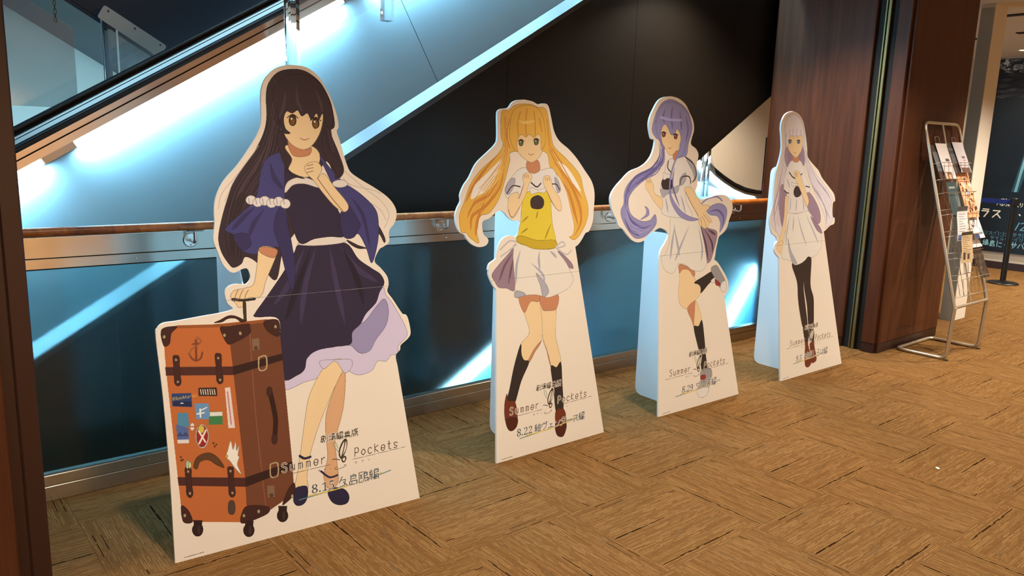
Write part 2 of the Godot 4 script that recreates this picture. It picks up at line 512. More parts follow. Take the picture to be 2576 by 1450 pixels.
# ------------------------------------------------------------------ railing along the opening
func railing():
	var r := thing("railing", "railing of frosted glass between brushed steel bands with a round wooden handrail on steel brackets", "railing")
	var ends := [0.28, 1.30, 2.98, 4.50, RAIL_END]
	for i in ends.size() - 1:
		var g := Geo.new()
		g.box(Vector3((ends[i] + ends[i + 1]) / 2.0, 0.5, -0.022), Vector3(ends[i + 1] - ends[i] - 0.006, 0.84, 0.010), 0.001)
		obj("glass_panel", g, M.frost, r)
	var mid := (0.28 + RAIL_END) / 2.0
	var l := RAIL_END - 0.28
	for b in [[0.978, 0.0775, "top_band"], [0.9185, 0.0375, "lower_band"], [0.0825, 0.043, "kick_plate"], [0.0295, 0.059, "kick_plate"]]:
		var g := Geo.new()
		g.box(Vector3(mid, b[0], -0.025 + (0.002 if b[2] == "lower_band" else 0.0)), Vector3(l, b[1], 0.05), 0.0015)
		obj(b[2], g, M.steel, r)
	var core := Geo.new()
	core.box(Vector3(mid, 0.955, -0.027), Vector3(l - 0.01, 0.12, 0.04))
	core.box(Vector3(mid, 0.055, -0.027), Vector3(l - 0.01, 0.09, 0.04))
	obj("band_core", core, M.groove, r)
	var h := Geo.new()
	h.tube([Vector3(0.28, 1.0415, 0.062), Vector3(2.0, 1.0415, 0.062), Vector3(RAIL_END, 1.0415, 0.062)], 0.0175, 20)
	obj("handrail", h, M.rail, r)
	for x in [0.998, 2.22, 3.442, 4.70]:
		var b := Geo.new()
		b.tube(rounded([Vector3(x, 0.978, 0.0), Vector3(x, 0.972, 0.062), Vector3(x, 1.022, 0.062)], 0.022, 6), 0.0065, 10)
		var o := obj("bracket", b, M.chrome, r)
		var plate := Geo.new()
		plate.lathe([Vector2(0.0, 0.005), Vector2(0.026, 0.005), Vector2(0.029, 0.003), Vector2(0.029, 0.0), Vector2(0.0, 0.0)], Transform3D(Basis(Vector3(1, 0, 0), Vector3(0, 0, 1), Vector3(0, -1, 0)), Vector3(x, 0.978, 0.0)))
		obj("mounting_plate", plate, M.chrome, o)
		var saddle := Geo.new()
		saddle.box(Vector3(x, 1.022, 0.062), Vector3(0.066, 0.006, 0.022), 0.0025)
		obj("saddle", saddle, M.chrome, o)
		for k in 3:
			var a := TAU * k / 3.0 + PI / 2.0 + PI
			var s := Geo.new()
			s.lathe([Vector2(0.0, 0.0085), Vector2(0.003, 0.0075), Vector2(0.004, 0.005)], Transform3D(Basis(Vector3(1, 0, 0), Vector3(0, 0, 1), Vector3(0, -1, 0)), Vector3(x + cos(a) * 0.019, 0.978 + sin(a) * 0.019, 0.0)), 8)
			obj("screw", s, M.chrome, o)
	for x in [0.79, 2.255, 3.72, 4.79]:
		for y in [0.9185, 0.0825]:
			var s := Geo.new()
			s.lathe([Vector2(0.0, 0.003), Vector2(0.003, 0.0022), Vector2(0.0036, 0.0)], Transform3D(Basis(Vector3(1, 0, 0), Vector3(0, 0, 1), Vector3(0, -1, 0)), Vector3(x, y, 0.0015)), 8)
			obj("screw", s, M.chrome, r)

# ------------------------------------------------------------------ clear guards at the crossing
func guard(label: String, z: float, x: float, y0: float, y1: float, wide: float, wing: Array, plate := false):
	var t := thing("acrylic_guard", label, "guard", Vector3(x, y0, z), "clear acrylic guards at the escalator crossing")
	var g := Geo.new()
	var outline := []
	for k in 9:
		var a := PI / 2.0 + PI * k / 8.0
		outline.append(Vector2(wide / 2.0 + cos(a) * wide / 2.0, sin(a) * 0.028))
	outline.append_array([Vector2(wide, -0.028), Vector2(wide, 0.028)])
	g.extrude(PackedVector2Array(outline), y1 - y0, Transform3D(Basis(Vector3(1, 0, 0), Vector3(0, 0, -1), Vector3(0, 1, 0)), Vector3.ZERO))
	obj("nosing", g, M.acrylic, t)
	var s := Geo.new()
	s.extrude(PackedVector2Array(wing), 0.006, Transform3D(Basis(), Vector3(0, 0, -0.003)))
	obj("guard_sheet", s, M.sheet, t)
	if plate:
		var p := Geo.new()
		var f := slope(0.0, -1.0)
		var o := Vector3(0.022, y1 - y0 + 0.02, 0.03)
		p.extrude(rounded_flat([Vector2(-0.03, -0.038), Vector2(0.325, -0.038), Vector2(0.325, 0.038), Vector2(-0.03, 0.038)], 0.014), 0.004, Transform3D(f.basis, o))
		var pl := obj("fixing_plate", p, M.satin, t)
		for k in 3:
			var q := Geo.new()
			q.lathe([Vector2(0.0, 0.0075), Vector2(0.004, 0.0065), Vector2(0.005, 0.0035)], Transform3D(Basis(Vector3(1, 0, 0), Vector3(0, 0, 1), Vector3(0, -1, 0)), o + f.basis.x * (0.0 + 0.147 * k) + f.basis.y * 0.022), 8)
			obj("screw", q, M.groove, pl)

func acrylic_guards():
	guard("clear acrylic guard under a steel fixing plate, top left above the handrail", -1.5, 1.05, 1.62, 1.985, 0.075, [Vector2(0.07, 0.02), Vector2(0.34, 0.15), Vector2(0.34, 0.22), Vector2(0.07, 0.36)], true)
	guard("tall clear acrylic guard hanging before the lamp above the largest standee", -0.21, 1.513, 1.70, 2.60, 0.058, [Vector2(0.058, 0.09), Vector2(0.47, 0.335), Vector2(0.47, 0.88), Vector2(0.058, 0.88)])
	guard("short clear acrylic guard hanging at the top edge to the right of the tall one", -0.21, 2.002, 1.965, 2.60, 0.055, [Vector2(0.055, 0.06), Vector2(0.62, 0.36), Vector2(0.62, 0.62), Vector2(0.055, 0.62)])
	guard("clear acrylic guard standing on the landing of the second escalator", -1.50, 6.30, 0.93, 1.42, 0.085, [Vector2(0.085, 0.0), Vector2(0.30, 0.0), Vector2(0.12, 0.46), Vector2(0.085, 0.46)])
	# warning board on a chain
	var b := Geo.new()
	b.extrude(PackedVector2Array([Vector2(-0.6, 1.50), Vector2(0.80, 1.50), Vector2(0.80, 1.85), Vector2(0.785, 1.868), Vector2(-0.6, 2.67)]), 0.005, Transform3D(Basis(), Vector3(0, 0, -0.903)))
	var board := obj("hanging_board", b, M.smoky)
	tag(board, "smoky clear acrylic board hung on a chain in the top left corner", "board")
	var c := thing("chain", "short brass chain from which the acrylic board hangs, top left corner", "chain", Vector3(0.733, 1.885, -0.9005))
	for k in 10:
		var link := Geo.new()
		var path := []
		for j in 14:
			var a := TAU * j / 14.0
			var q := Vector2(cos(a) * 0.0055, sin(a) * 0.0085 + signf(sin(a)) * 0.003)
			path.append(Vector3(q.x if k % 2 == 0 else 0.0, q.y + 0.0185 * k, q.x if k % 2 else 0.0))
		link.tube(path, 0.0018, 6, true)
		obj("link", link, M.brass, c)

# ------------------------------------------------------------------ standees
func glyphs() -> Dictionary:
	return {
		"劇": "30 31/11 61/11 15 08/32 52/33 35 53/14 54/34 39 28/25 16/27 18/45 37/46 57 59/72 76/90 99 88",
		"場": "03 33/20 27/08 37/50 80 83 53 50/51 81/44 94/55 48/55 95 98 87/65 58/75 68",
		"編": "20 02 22/31 04 34/24 29/15 08/33 38/50 90/51 91 93 53/51 56 48/55 95 99/55 59/65 69/75 79/57 97",
		"集": "31 13/23 27/52 60/22 82/23 83/24 84/26 86/52 56/07 97/47 49/46 19/57 99",
		"版": "10 14 09/40 42/12 42/15 35 39/60 95/50 90/50 55 47/53 83 59/63 99",
		"久": "40 15/33 73 68 19/55 99",
		"島": "50 41/21 71 73/21 26/22 72/24 74/26 86 89 79/16 19 69/37 39",
		"鴎": "00 40/00 09 49/12 36/32 16/60 51/51 81 84/51 56/52 82/54 84/56 96 99 88/57 48/68 69/78 79",
		"紬": "20 02 22/31 04 34/24 29/15 08/33 38/52 92 99 59 52/55 95/70 79",
		"ヴ": "40 42/12 82 76 39/12 15/80 91/70 81",
		"ェ": "34 74/54 58/18 98",
		"ン": "12 34/19 68 93",
		"ダ": "40 13/31 81 66 19/34 66/80 91",
		"ー": "05 95",
		"ス": "12 82 19/55 99",
		"空": "50 51/02 92 93/02 04/33 15/63 75 94/26 76/56 59/09 99",
		"門": "01 41 44 04/02 42/01 09/51 91 99 88/51 54 94/52 92",
		"蒼": "01 91/30 32/60 62/52 05/52 95/34 64/25 75/25 19/36 76 79 36 39",
		"鳴": "02 32 36 06 02/60 51/51 81 84/51 56/52 82/54 84/56 96 99 88/57 48/68 69/78 79",
		"瀬": "01 12/04 15/09 27/22 52/23 53 56 26 23/40 49/46 28/46 58/60 90/62 92 97 62/64 94/66 59/86 99",
		"し": "30 37 59 87",
		"ろ": "20 70 25 64 86 79 49",
		"は": "11 12 18/43 93/70 77 48 56 99",
		"サ": "03 93/30 36/70 75 39", "マ": "12 82 46/35 68", "ポ": "03 83/40 49/25 07/65 88/91 92", "ケ": "40 14/32 92/62 49", "ッ": "24 36/54 56/84 49",
		"ラ": "21 81/13 83 49", "ワ": "13 12 82 49", "ハ": "32 08/62 98", "レ": "20 29 85", "ル": "30 35 19/60 69 95", "シ": "11 33/05 27/19 69 93", "ム": "40 18 88/66 99", "リ": "20 25/70 75 49", "に": "10 19/43 83/48 59 89", "く": "70 25 79", "バ": "32 08/62 98/80 91", "イ": "80 05/54 59", "・": "44 55",
	}

# the round-ended thin capitals of the title
func thin_letters() -> Dictionary:
	return {
		"S": "81 50 20 02 13 44 75 87 69 39 08", "u": "13 17 39 59 87/83 89", "m": "13 19/14 33 44 49/44 63 84 89", "e": "16 86 84 63 33 15 17 39 69 87", "r": "13 19/15 43 73",
		"P": "10 19/10 60 82 84 65 15", "o": "43 15 17 49 59 87 85 53 43", "c": "84 63 33 15 17 39 69 88", "k": "10 19/82 15 89", "t": "40 48 69 89/13 73", "s": "84 53 23 14 36 67 78 59 29 18",
	}

func kanji(c: Print, text: String, at: Vector2, step: float, size: float, w: float, hex: String, halo: bool):
	var g := glyphs()
	for pass_ in (2 if halo else 1):
		var col := Color.html("f0f0ee" if halo and pass_ == 0 else hex)
		var i := 0
		for ch in text:
			if g.has(ch):
				c.strokes(g[ch], at + Vector2(step * i, 0), Vector2(size, size * 1.08), w * (2.6 if halo and pass_ == 0 else 1.0), col)
			i += 1

func title(c: Print, x: float, y: float, k: float, date: String, date_at: float, who: String, who_at: float, step: float):
	var o := Vector2(x, y)
	kanji(c, "劇場編集版", o + Vector2(150, 84) * k, 31 * k, 26 * k, 2.5 * k, "3e3830", true)
	var letters := thin_letters()
	for pass_ in 2:
		var col := Color.html("f2f0ec" if pass_ == 0 else "4c4438")
		var w := (7.4 if pass_ == 0 else 3.2) * k
		for word in [["Summer", 0.0, 30.0], ["Pockets", 285.0, 28.0]]:
			var i := 0
			for ch in word[0]:
				var tall: float = 34.0 if ch in "SPkt" else 34.0
				c.strokes(letters[ch], o + Vector2(word[1] + word[2] * i, 0) * k, Vector2(19, tall) * k, w, col, 0.0, true)
				i += 1
	for l in [[-32, -13, 188, -11], [276, -10, 505, -6]]:
		c.stroke("5a5244", 1.6 * k, [x + l[0] * k, y + l[1] * k, x + l[2] * k, y + l[3] * k])
	kanji(c, "サマー", o + Vector2(138, -30) * k, 22 * k, 7 * k, 1.1 * k, "5a5244", false)
	kanji(c, "ポケッツ", o + Vector2(288, -29) * k, 27 * k, 7 * k, 1.1 * k, "5a5244", false)
	# the butterfly between the two words
	var b := func(q: Array) -> Array:
		var out := []
		for i in range(0, q.size(), 2):
			out.append(x + (226 + q[i]) * k)
			out.append(y + q[i + 1] * k)
		return out
	c.fill("f2f0ec", b.call([0, -14, -10, 30, 4, 70, 22, 86, 34, 74, 32, 40, 18, 0]))
	c.fill("3a342e", b.call([2, 4, -6, 30, 4, 62, 20, 82, 30, 72, 28, 44, 16, 14]))
	c.fill("f2f0ec", b.call([4, 12, 0, 32, 8, 56, 18, 70, 14, 44]))
	c.fill("f2f0ec", b.call([12, 18, 18, 44, 24, 70, 27, 62, 24, 38]))
	c.fill("3a342e", b.call([6, 4, 20, 12, 26, 0, 18, -14, 8, -10]))
	c.fill("f2f0ec", b.call([10, 0, 18, 6, 21, -2, 15, -9]))
	c.stroke("8fae9e", 3 * k, b.call([-4, 30, -24, 60, -28, 76, -18, 74, -8, 48]))
	c.stroke("3a342e", 3 * k, b.call([-2, 0, -16, 6, -30, 8]))
	c.stroke("5a5244", 2 * k, b.call([-14, -26, -22, -32, -10, -36, 10, -34, 24, -28, 16, -24]))
	# date, name and the brushed underline
	c.stroke("5f8fa4", 4 * k, [x + 62 * k, y - 124 * k, x + 180 * k, y - 118 * k, x + 330 * k, y - 108 * k, x + 440 * k, y - 92 * k])
	c.stroke("e0cf62", 5 * k, [x + 100 * k, y - 118 * k, x + 240 * k, y - 116 * k, x + 350 * k, y - 104 * k, x + 400 * k, y - 92 * k])
	c.words(date, x + date_at * k, y - 112 * k, 35 * k, "34485c", 2.2 * k, "Droid Serif", 0.74)
	kanji(c, who, o + Vector2(who_at, -113) * k, step * k, (step - 5.0) * k, 3.0 * k, "34485c", true)
	for i in 9:
		c.stroke("4a443c", 2.2, [30 + i * 7, 11 + i * 0.2, 34 + i * 7, 11 + i * 0.2])

func make_standee(key: String, width: float, crease: float, painter: Callable, at: Vector3, turn: float, label: String, per_mm: float, wing_at: Array):
	var t := thing("standee", label, "standee", at, "cardboard standees in front of the railing")
	t.rotation.y = turn
	var raw: Array = OUTLINES[key]
	var line := curve_through(pairs(raw[0]), false, 4)
	line.append_array(PackedVector2Array([Vector2(width, 0), Vector2(0, 0)]))
	var rest := curve_through(pairs(raw[1]) + [Vector2(raw[0][0], raw[0][1])], false, 4)
	rest.remove_at(rest.size() - 1)
	line.append_array(rest)
	var lo := line[0]
	var hi := line[0]
	for p in line:
		lo = lo.min(p)
		hi = hi.max(p)
	var frame := Rect2(lo - Vector2(4, 4), hi - lo + Vector2(8, 8))
	var print_ := Print.new(self, frame, per_mm, Color.html("f0efed"))
	painter.call(print_)
	var face := plain(Color(1, 1, 1), 0.55)
	face.albedo_texture = ImageTexture.create_from_image(print_.img)
	face.texture_repeat = false
	var halves := [["upper_board", Rect2(-900, crease + 0.6, 3000, 3000)], ["lower_board", Rect2(-900, -10, 3000, crease + 9.4)]]
	for h in halves:
		var r: Rect2 = h[1]
		var cut := Geometry2D.intersect_polygons(line, PackedVector2Array([r.position, Vector2(r.end.x, r.position.y), r.end, Vector2(r.position.x, r.end.y)]))
		var body := Geo.new()
		var front := Geo.new()
		for piece in cut:
			var scaled := PackedVector2Array()
			for p in piece:
				scaled.append(p / 1000.0)
			body.extrude(scaled, 0.010, Transform3D(Basis(), Vector3(0, 0, -0.010)), front, Rect2(frame.position / 1000.0, frame.size / 1000.0))
		var mesh := ArrayMesh.new()
		body.add_to(mesh, M.foam)
		front.add_to(mesh, face)
		node_of(h[0], mesh, t)
	# the strut behind: a spine sheet and two wings
	for side in 2:
		var x: float = wing_at[0] + 0.17 * side
		var deep: float = wing_at[1]
		var high: float = wing_at[2] if side == 0 else 0.80
		var g := Geo.new()
		g.extrude(rounded_flat([Vector2(0.0, 0.0), Vector2(deep, 0.0), Vector2(deep, high), Vector2(deep * 0.45, high), Vector2(0.0, high * 0.8)], 0.05), 0.005, Transform3D(Basis(Vector3(0, 0, -1), Vector3(0, 1, 0), Vector3(1, 0, 0)), Vector3(x, 0.0, -0.011)))
		obj("wing", g, M.card, t)
	var spine := Geo.new()
	var w0: float = wing_at[0]
	var w1: float = wing_at[0] + 0.17
	spine.box(Vector3((w0 + w1) / 2.0, 0.40, -0.0135), Vector3(w1 - w0 - 0.012, 0.74, 0.004))
	obj("spine", spine, M.card, t)

func standees():
	make_standee("1", 917, 873, print_navy, Vector3(0.6760, 0, 0.7330), -0.0746, "largest standee, long dark hair and navy dress with a brown trunk printed at its side", 1.15, [0.26, 0.33, 1.10])
	make_standee("2", 673, 830, print_yellow, Vector3(2.0495, 0, 0.7138), -0.0133, "standee with long blond hair and a yellow vest over a white skirt", 1.0, [0.21, 0.32, 1.12])
	make_standee("3", 696, 865, print_lavender, Vector3(3.1197, 0, 0.7366), -0.0217, "standee with long lavender hair and one foot lifted behind", 1.0, [0.195, 0.34, 0.945])
	make_standee("4", 724, 857, print_white, Vector3(4.2513, 0, 0.7523), -0.0149, "standee with long white hair and black stockings, beside the wood pier", 1.0, [0.235, 0.345, 1.30])

# ------------------------------------------------------------------ brochure rack
const RACK_X := 5.68
const RACK_W := 0.56

func rack_frame() -> Transform3D:
	var d := Vector3(0, 1.25, -0.352).normalized()
	return Transform3D(Basis(Vector3(1, 0, 0), d, Vector3(1, 0, 0).cross(d)), Vector3(RACK_X, 0.37, 1.157))

func brochure_rack():
	var t := thing("brochure_rack", "leaning tubular steel brochure rack with wire pockets beside the wood pier", "rack")
	var f := rack_frame()
	var g := Geo.new()
	g.tube(rounded([f * Vector3(0, 0.0, 0), f * Vector3(0, 1.30, 0), f * Vector3(RACK_W, 1.30, 0), f * Vector3(RACK_W, 0.0, 0)], 0.06, 6), 0.0115, 12)
	obj("frame", g, M.tube, t)
	var b := Geo.new()
	var x0 := RACK_X
	var x1 := RACK_X + RACK_W
	b.tube(rounded([Vector3(x0, 0.375, 1.157), Vector3(x0, 0.013, 1.145), Vector3(x0, 0.013, 0.805), Vector3(x1, 0.013, 0.805), Vector3(x1, 0.013, 1.145), Vector3(x1, 0.375, 1.157)], 0.05, 6), 0.0125, 12)
	obj("base", b, M.tube, t)
	var c := Geo.new()
	c.tube([Vector3(x0, 0.375, 1.157), Vector3(x1, 0.375, 1.157)], 0.0105, 12)
	obj("cross_bar", c, M.tube, t)
	for x in [x0, x1]:
		var k := Geo.new()
		k.tube([Vector3(x - 0.003, 0.372, 1.157), Vector3(x + 0.003, 0.372, 1.170)], 0.006, 8)
		obj("bolt", k, M.chrome, t)
		var foot := Geo.new()
		foot.box(Vector3(x, 0.004, 1.145), Vector3(0.02, 0.008, 0.03), 0.002)
		obj("foot", foot, M.groove, t)
	var p := Geo.new()
	p.box(f * Vector3(RACK_W / 2.0, 0.655, 0.004), Vector3(0.022, 1.29, 0.006), 0.002, f.basis)
	obj("centre_post", p, M.tube, t)
	var rows := [0.075, 0.225, 0.38, 0.53, 0.68, 0.89]
	for i in rows.size():
		for col in 2:
			var w := Geo.new()
			var a: float = 0.012 + col * 0.275
			var e: float = a + 0.258
			var s: float = rows[i]
			var tall := 0.115
			var out := 0.055
			var wire := 0.0021
			# upper and lower hoops, uprights and the hairpin at the back
			w.tube(rounded([f * Vector3(a, s + tall, 0.0), f * Vector3(a, s + tall, out), f * Vector3(e, s + tall, out), f * Vector3(e, s + tall, 0.0)], 0.01, 3), wire, 6)
			w.tube(rounded([f * Vector3(a, s, 0.0), f * Vector3(a, s, out * 0.75), f * Vector3(e, s, out * 0.75), f * Vector3(e, s, 0.0)], 0.01, 3), wire, 6)
			for q in [0.06, 0.129, 0.198]:
				w.tube([f * Vector3(a + q, s + (tall if absf(q - 0.129) > 0.01 else tall), out), f * Vector3(a + q, s, out * 0.75), f * Vector3(a + q, s - 0.004, 0.004)], wire * 0.9, 6)
			w.tube(rounded([f * Vector3(a + 0.095, s, 0.006), f * Vector3(a + 0.095, s + (0.31 if i == 5 else 0.20), 0.006), f * Vector3(a + 0.163, s + (0.31 if i == 5 else 0.20), 0.006), f * Vector3(a + 0.163, s, 0.006)], 0.012, 3), wire, 6)
			obj("wire_pocket", w, M.chrome if i != 0 else M.tube, t)
	flyers()

func flyer(called: String, label: String, x: float, s: float, size: Vector2, bend: float, pic: Image, off := 0.02):
	var f := rack_frame()
	var g := Geo.new()
	var n := 10
	var grid := []
	for i in n + 1:
		var v := float(i) / n
		# stands in its pocket: foot forward, head back against the frame, bowed by its own weight
		var z := lerpf(off + 0.022, off - 0.012, v) + bend * (sin(v * PI) * 0.35 + v * v * v)
		grid.append([f * Vector3(x, s + size.y * v * (1.0 - 0.06 * absf(bend) * 10.0 * v), z), f * Vector3(x + size.x, s + size.y * v * (1.0 - 0.06 * absf(bend) * 10.0 * v), z)])
	var fz := f.basis.z
	for side in 2:
		var o := fz * (0.0 if side == 0 else -0.0016)
		for i in n:
			var a: Vector3 = grid[i][0] + o
			var b: Vector3 = grid[i][1] + o
			var c: Vector3 = grid[i + 1][1] + o
			var d: Vector3 = grid[i + 1][0] + o
			var m := (b - a).cross(d - a).normalized() * (1.0 if side == 0 else -1.0)
			var v0 := 1.0 - float(i) / n
			var v1 := 1.0 - float(i + 1) / n
			g.tri(a, b, c, m, m, m, Vector2(0, v0), Vector2(1, v0), Vector2(1, v1))
			g.tri(a, c, d, m, m, m, Vector2(0, v0), Vector2(1, v1), Vector2(0, v1))
	for i in n:
		for k in 2:
			g.quad(grid[i][k], grid[i + 1][k], grid[i + 1][k] - fz * 0.0016, grid[i][k] - fz * 0.0016, Vector3(1 if k else -1, 0, 0))
	var m := plain(Color(1, 1, 1), 0.4)
	m.albedo_texture = ImageTexture.create_from_image(pic)
	m.texture_repeat = false
	tag(obj(called, g, m), label, "flyer", "flyers in the brochure rack")

func sheet_of(c: Color) -> Image:
	var im := Image.create(128, 180, false, Image.FORMAT_RGB8)
	im.fill(c)
	return im

func lines_of(im: Image, r: Rect2i, c: Color, step: int, thick: int, rng: RandomNumberGenerator):
	var y := r.position.y
	while y < r.end.y:
		im.fill_rect(Rect2i(r.position.x, y, rng.randi_range(r.size.x / 2, r.size.x), thick), c)
		y += step

func flyers():
	var rng := RandomNumberGenerator.new()
	rng.seed = 77
	var white := Color(0.90, 0.89, 0.92)
	var a := sheet_of(Color(0.40, 0.42, 0.46))
	a.fill_rect(Rect2i(0, 0, 128, 36), Color(0.20, 0.17, 0.17))
	a.fill_rect(Rect2i(0, 140, 128, 40), Color(0.25, 0.17, 0.14))
	flyer("flyer", "grey and dark brown flyer half hidden at the left of the top left pocket", 0.015, 0.895, Vector2(0.13, 0.245), 0.0, a, 0.016)
	var b := sheet_of(white)
	b.fill_rect(Rect2i(60, 78, 46, 14), Color(0.35, 0.33, 0.36))
	b.fill_rect(Rect2i(76, 98, 26, 5), Color(0.75, 0.30, 0.28))
	b.fill_rect(Rect2i(78, 108, 30, 4), Color(0.80, 0.45, 0.42))
	b.fill_rect(Rect2i(0, 146, 86, 34), Color(0.48, 0.33, 0.28))
	b.fill_rect(Rect2i(8, 150, 22, 30), Color(0.86, 0.78, 0.70))
	b.fill_rect(Rect2i(44, 158, 30, 22), Color(0.80, 0.70, 0.62))
	flyer("flyer", "white flyer with a small red line in the top left pocket", 0.085, 0.893, Vector2(0.175, 0.258), 0.0, b, 0.024)
	var c := sheet_of(Color(0.36, 0.38, 0.42))
	c.fill_rect(Rect2i(0, 0, 128, 30), Color(0.18, 0.15, 0.16))
	c.fill_rect(Rect2i(0, 44, 128, 20), Color(0.22, 0.21, 0.24))
	c.fill_rect(Rect2i(20, 120, 108, 60), Color(0.22, 0.15, 0.16))
	flyer("flyer", "dark grey flyer half hidden at the left of the top right pocket", 0.285, 0.93, Vector2(0.13, 0.23), 0.0, c, 0.016)
	var d := sheet_of(Color(0.80, 0.79, 0.84))
	d.fill_rect(Rect2i(62, 82, 40, 14), Color(0.45, 0.42, 0.48))
	d.fill_rect(Rect2i(70, 104, 30, 5), Color(0.78, 0.32, 0.34))
	d.fill_rect(Rect2i(10, 150, 110, 30), Color(0.42, 0.32, 0.30))
	flyer("flyer", "pale flyer with a small red line in the top right pocket", 0.365, 0.935, Vector2(0.175, 0.23), 0.0, d, 0.024)
	var e := sheet_of(Color(0.22, 0.31, 0.34))
	for i in 6:
		e.fill_rect(Rect2i(26 + i * 13, 24, 9, 10), Color(0.75, 0.78, 0.78))
	e.fill_rect(Rect2i(84, 60, 44, 110), Color(0.40, 0.47, 0.50))
	flyer("flyer", "dark teal flyer with white lettering at its head in the left column", 0.095, 0.625, Vector2(0.165, 0.25), 0.025, e, 0.024)
	var h := sheet_of(Color(0.93, 0.66, 0.50))
	for i in 60:
		var q := rng.randi_range(0, 4)
		h.fill_rect(Rect2i(rng.randi_range(0, 110), rng.randi_range(22, 150), rng.randi_range(6, 20), rng.randi_range(5, 16)), [Color(0.95, 0.78, 0.70), Color(0.55, 0.68, 0.80), Color(0.88, 0.55, 0.50), Color(0.96, 0.86, 0.80), Color(0.30, 0.16, 0.14)][q if rng.randf() < 0.8 else 4])
	h.fill_rect(Rect2i(0, 0, 128, 22), Color(0.93, 0.60, 0.36))
	flyer("flyer", "large orange and pink flyer in the right column", 0.335, 0.61, Vector2(0.205, 0.345), 0.0, h, 0.028)
	var i_ := sheet_of(Color(0.88, 0.88, 0.92))
	lines_of(i_, Rect2i(20, 40, 90, 100), Color(0.45, 0.45, 0.48), 13, 3, rng)
	i_.fill_rect(Rect2i(0, 0, 128, 26), Color(0.30, 0.30, 0.34))
	i_.fill_rect(Rect2i(10, 150, 50, 26), Color(0.36, 0.44, 0.66))
	flyer("flyer", "white printed leaflet bowing forward out of the left column", 0.085, 0.455, Vector2(0.17, 0.245), 0.075, i_, 0.03)
	var j := sheet_of(Color(0.87, 0.84, 0.86))
	for k in 26:
		j.fill_rect(Rect2i(rng.randi_range(0, 50), rng.randi_range(10, 110), rng.randi_range(4, 18), rng.randi_range(4, 18)), Color(0.30, 0.28, 0.34))
	j.fill_rect(Rect2i(78, 110, 50, 46), Color(0.62, 0.70, 0.76))
	j.fill_rect(Rect2i(0, 150, 60, 30), Color(0.20, 0.26, 0.42))
	flyer("flyer", "white flyer with dark figures and a blue-grey block in the right column", 0.40, 0.455, Vector2(0.165, 0.20), 0.0, j, 0.034)
	var k_ := sheet_of(Color(0.76, 0.68, 0.55))
	lines_of(k_, Rect2i(14, 30, 100, 110), Color(0.42, 0.36, 0.28), 11, 3, rng)
	k_.fill_rect(Rect2i(0, 0, 128, 20), Color(0.24, 0.20, 0.16))
	k_.fill_rect(Rect2i(16, 122, 26, 40), Color(0.24, 0.20, 0.16))
	k_.fill_rect(Rect2i(64, 132, 26, 30), Color(0.28, 0.24, 0.20))
	flyer("flyer", "beige newsprint leaflet bowing forward low in the left column", 0.10, 0.30, Vector2(0.185, 0.22), 0.07, k_, 0.03)
	var l := sheet_of(Color(0.90, 0.87, 0.86))
	lines_of(l, Rect2i(14, 40, 50, 110), Color(0.55, 0.50, 0.48), 16, 3, rng)
	flyer("flyer", "plain white flyer behind the dark one low in the right column", 0.375, 0.395, Vector2(0.17, 0.10), 0.0, l, 0.014)
	var m := sheet_of(Color(0.22, 0.165, 0.13))
	for q in 22:
		var v := rng.randf_range(0.14, 0.42)
		m.fill_rect(Rect2i(rng.randi_range(20, 100), rng.randi_range(50, 150), rng.randi_range(5, 22), rng.randi_range(8, 40)), Color(v, v * 0.85, v * 0.75))
	flyer("flyer", "dark brown flyer in the lowest filled pocket of the right column", 0.385, 0.17, Vector2(0.155, 0.24), 0.0, m, 0.032)

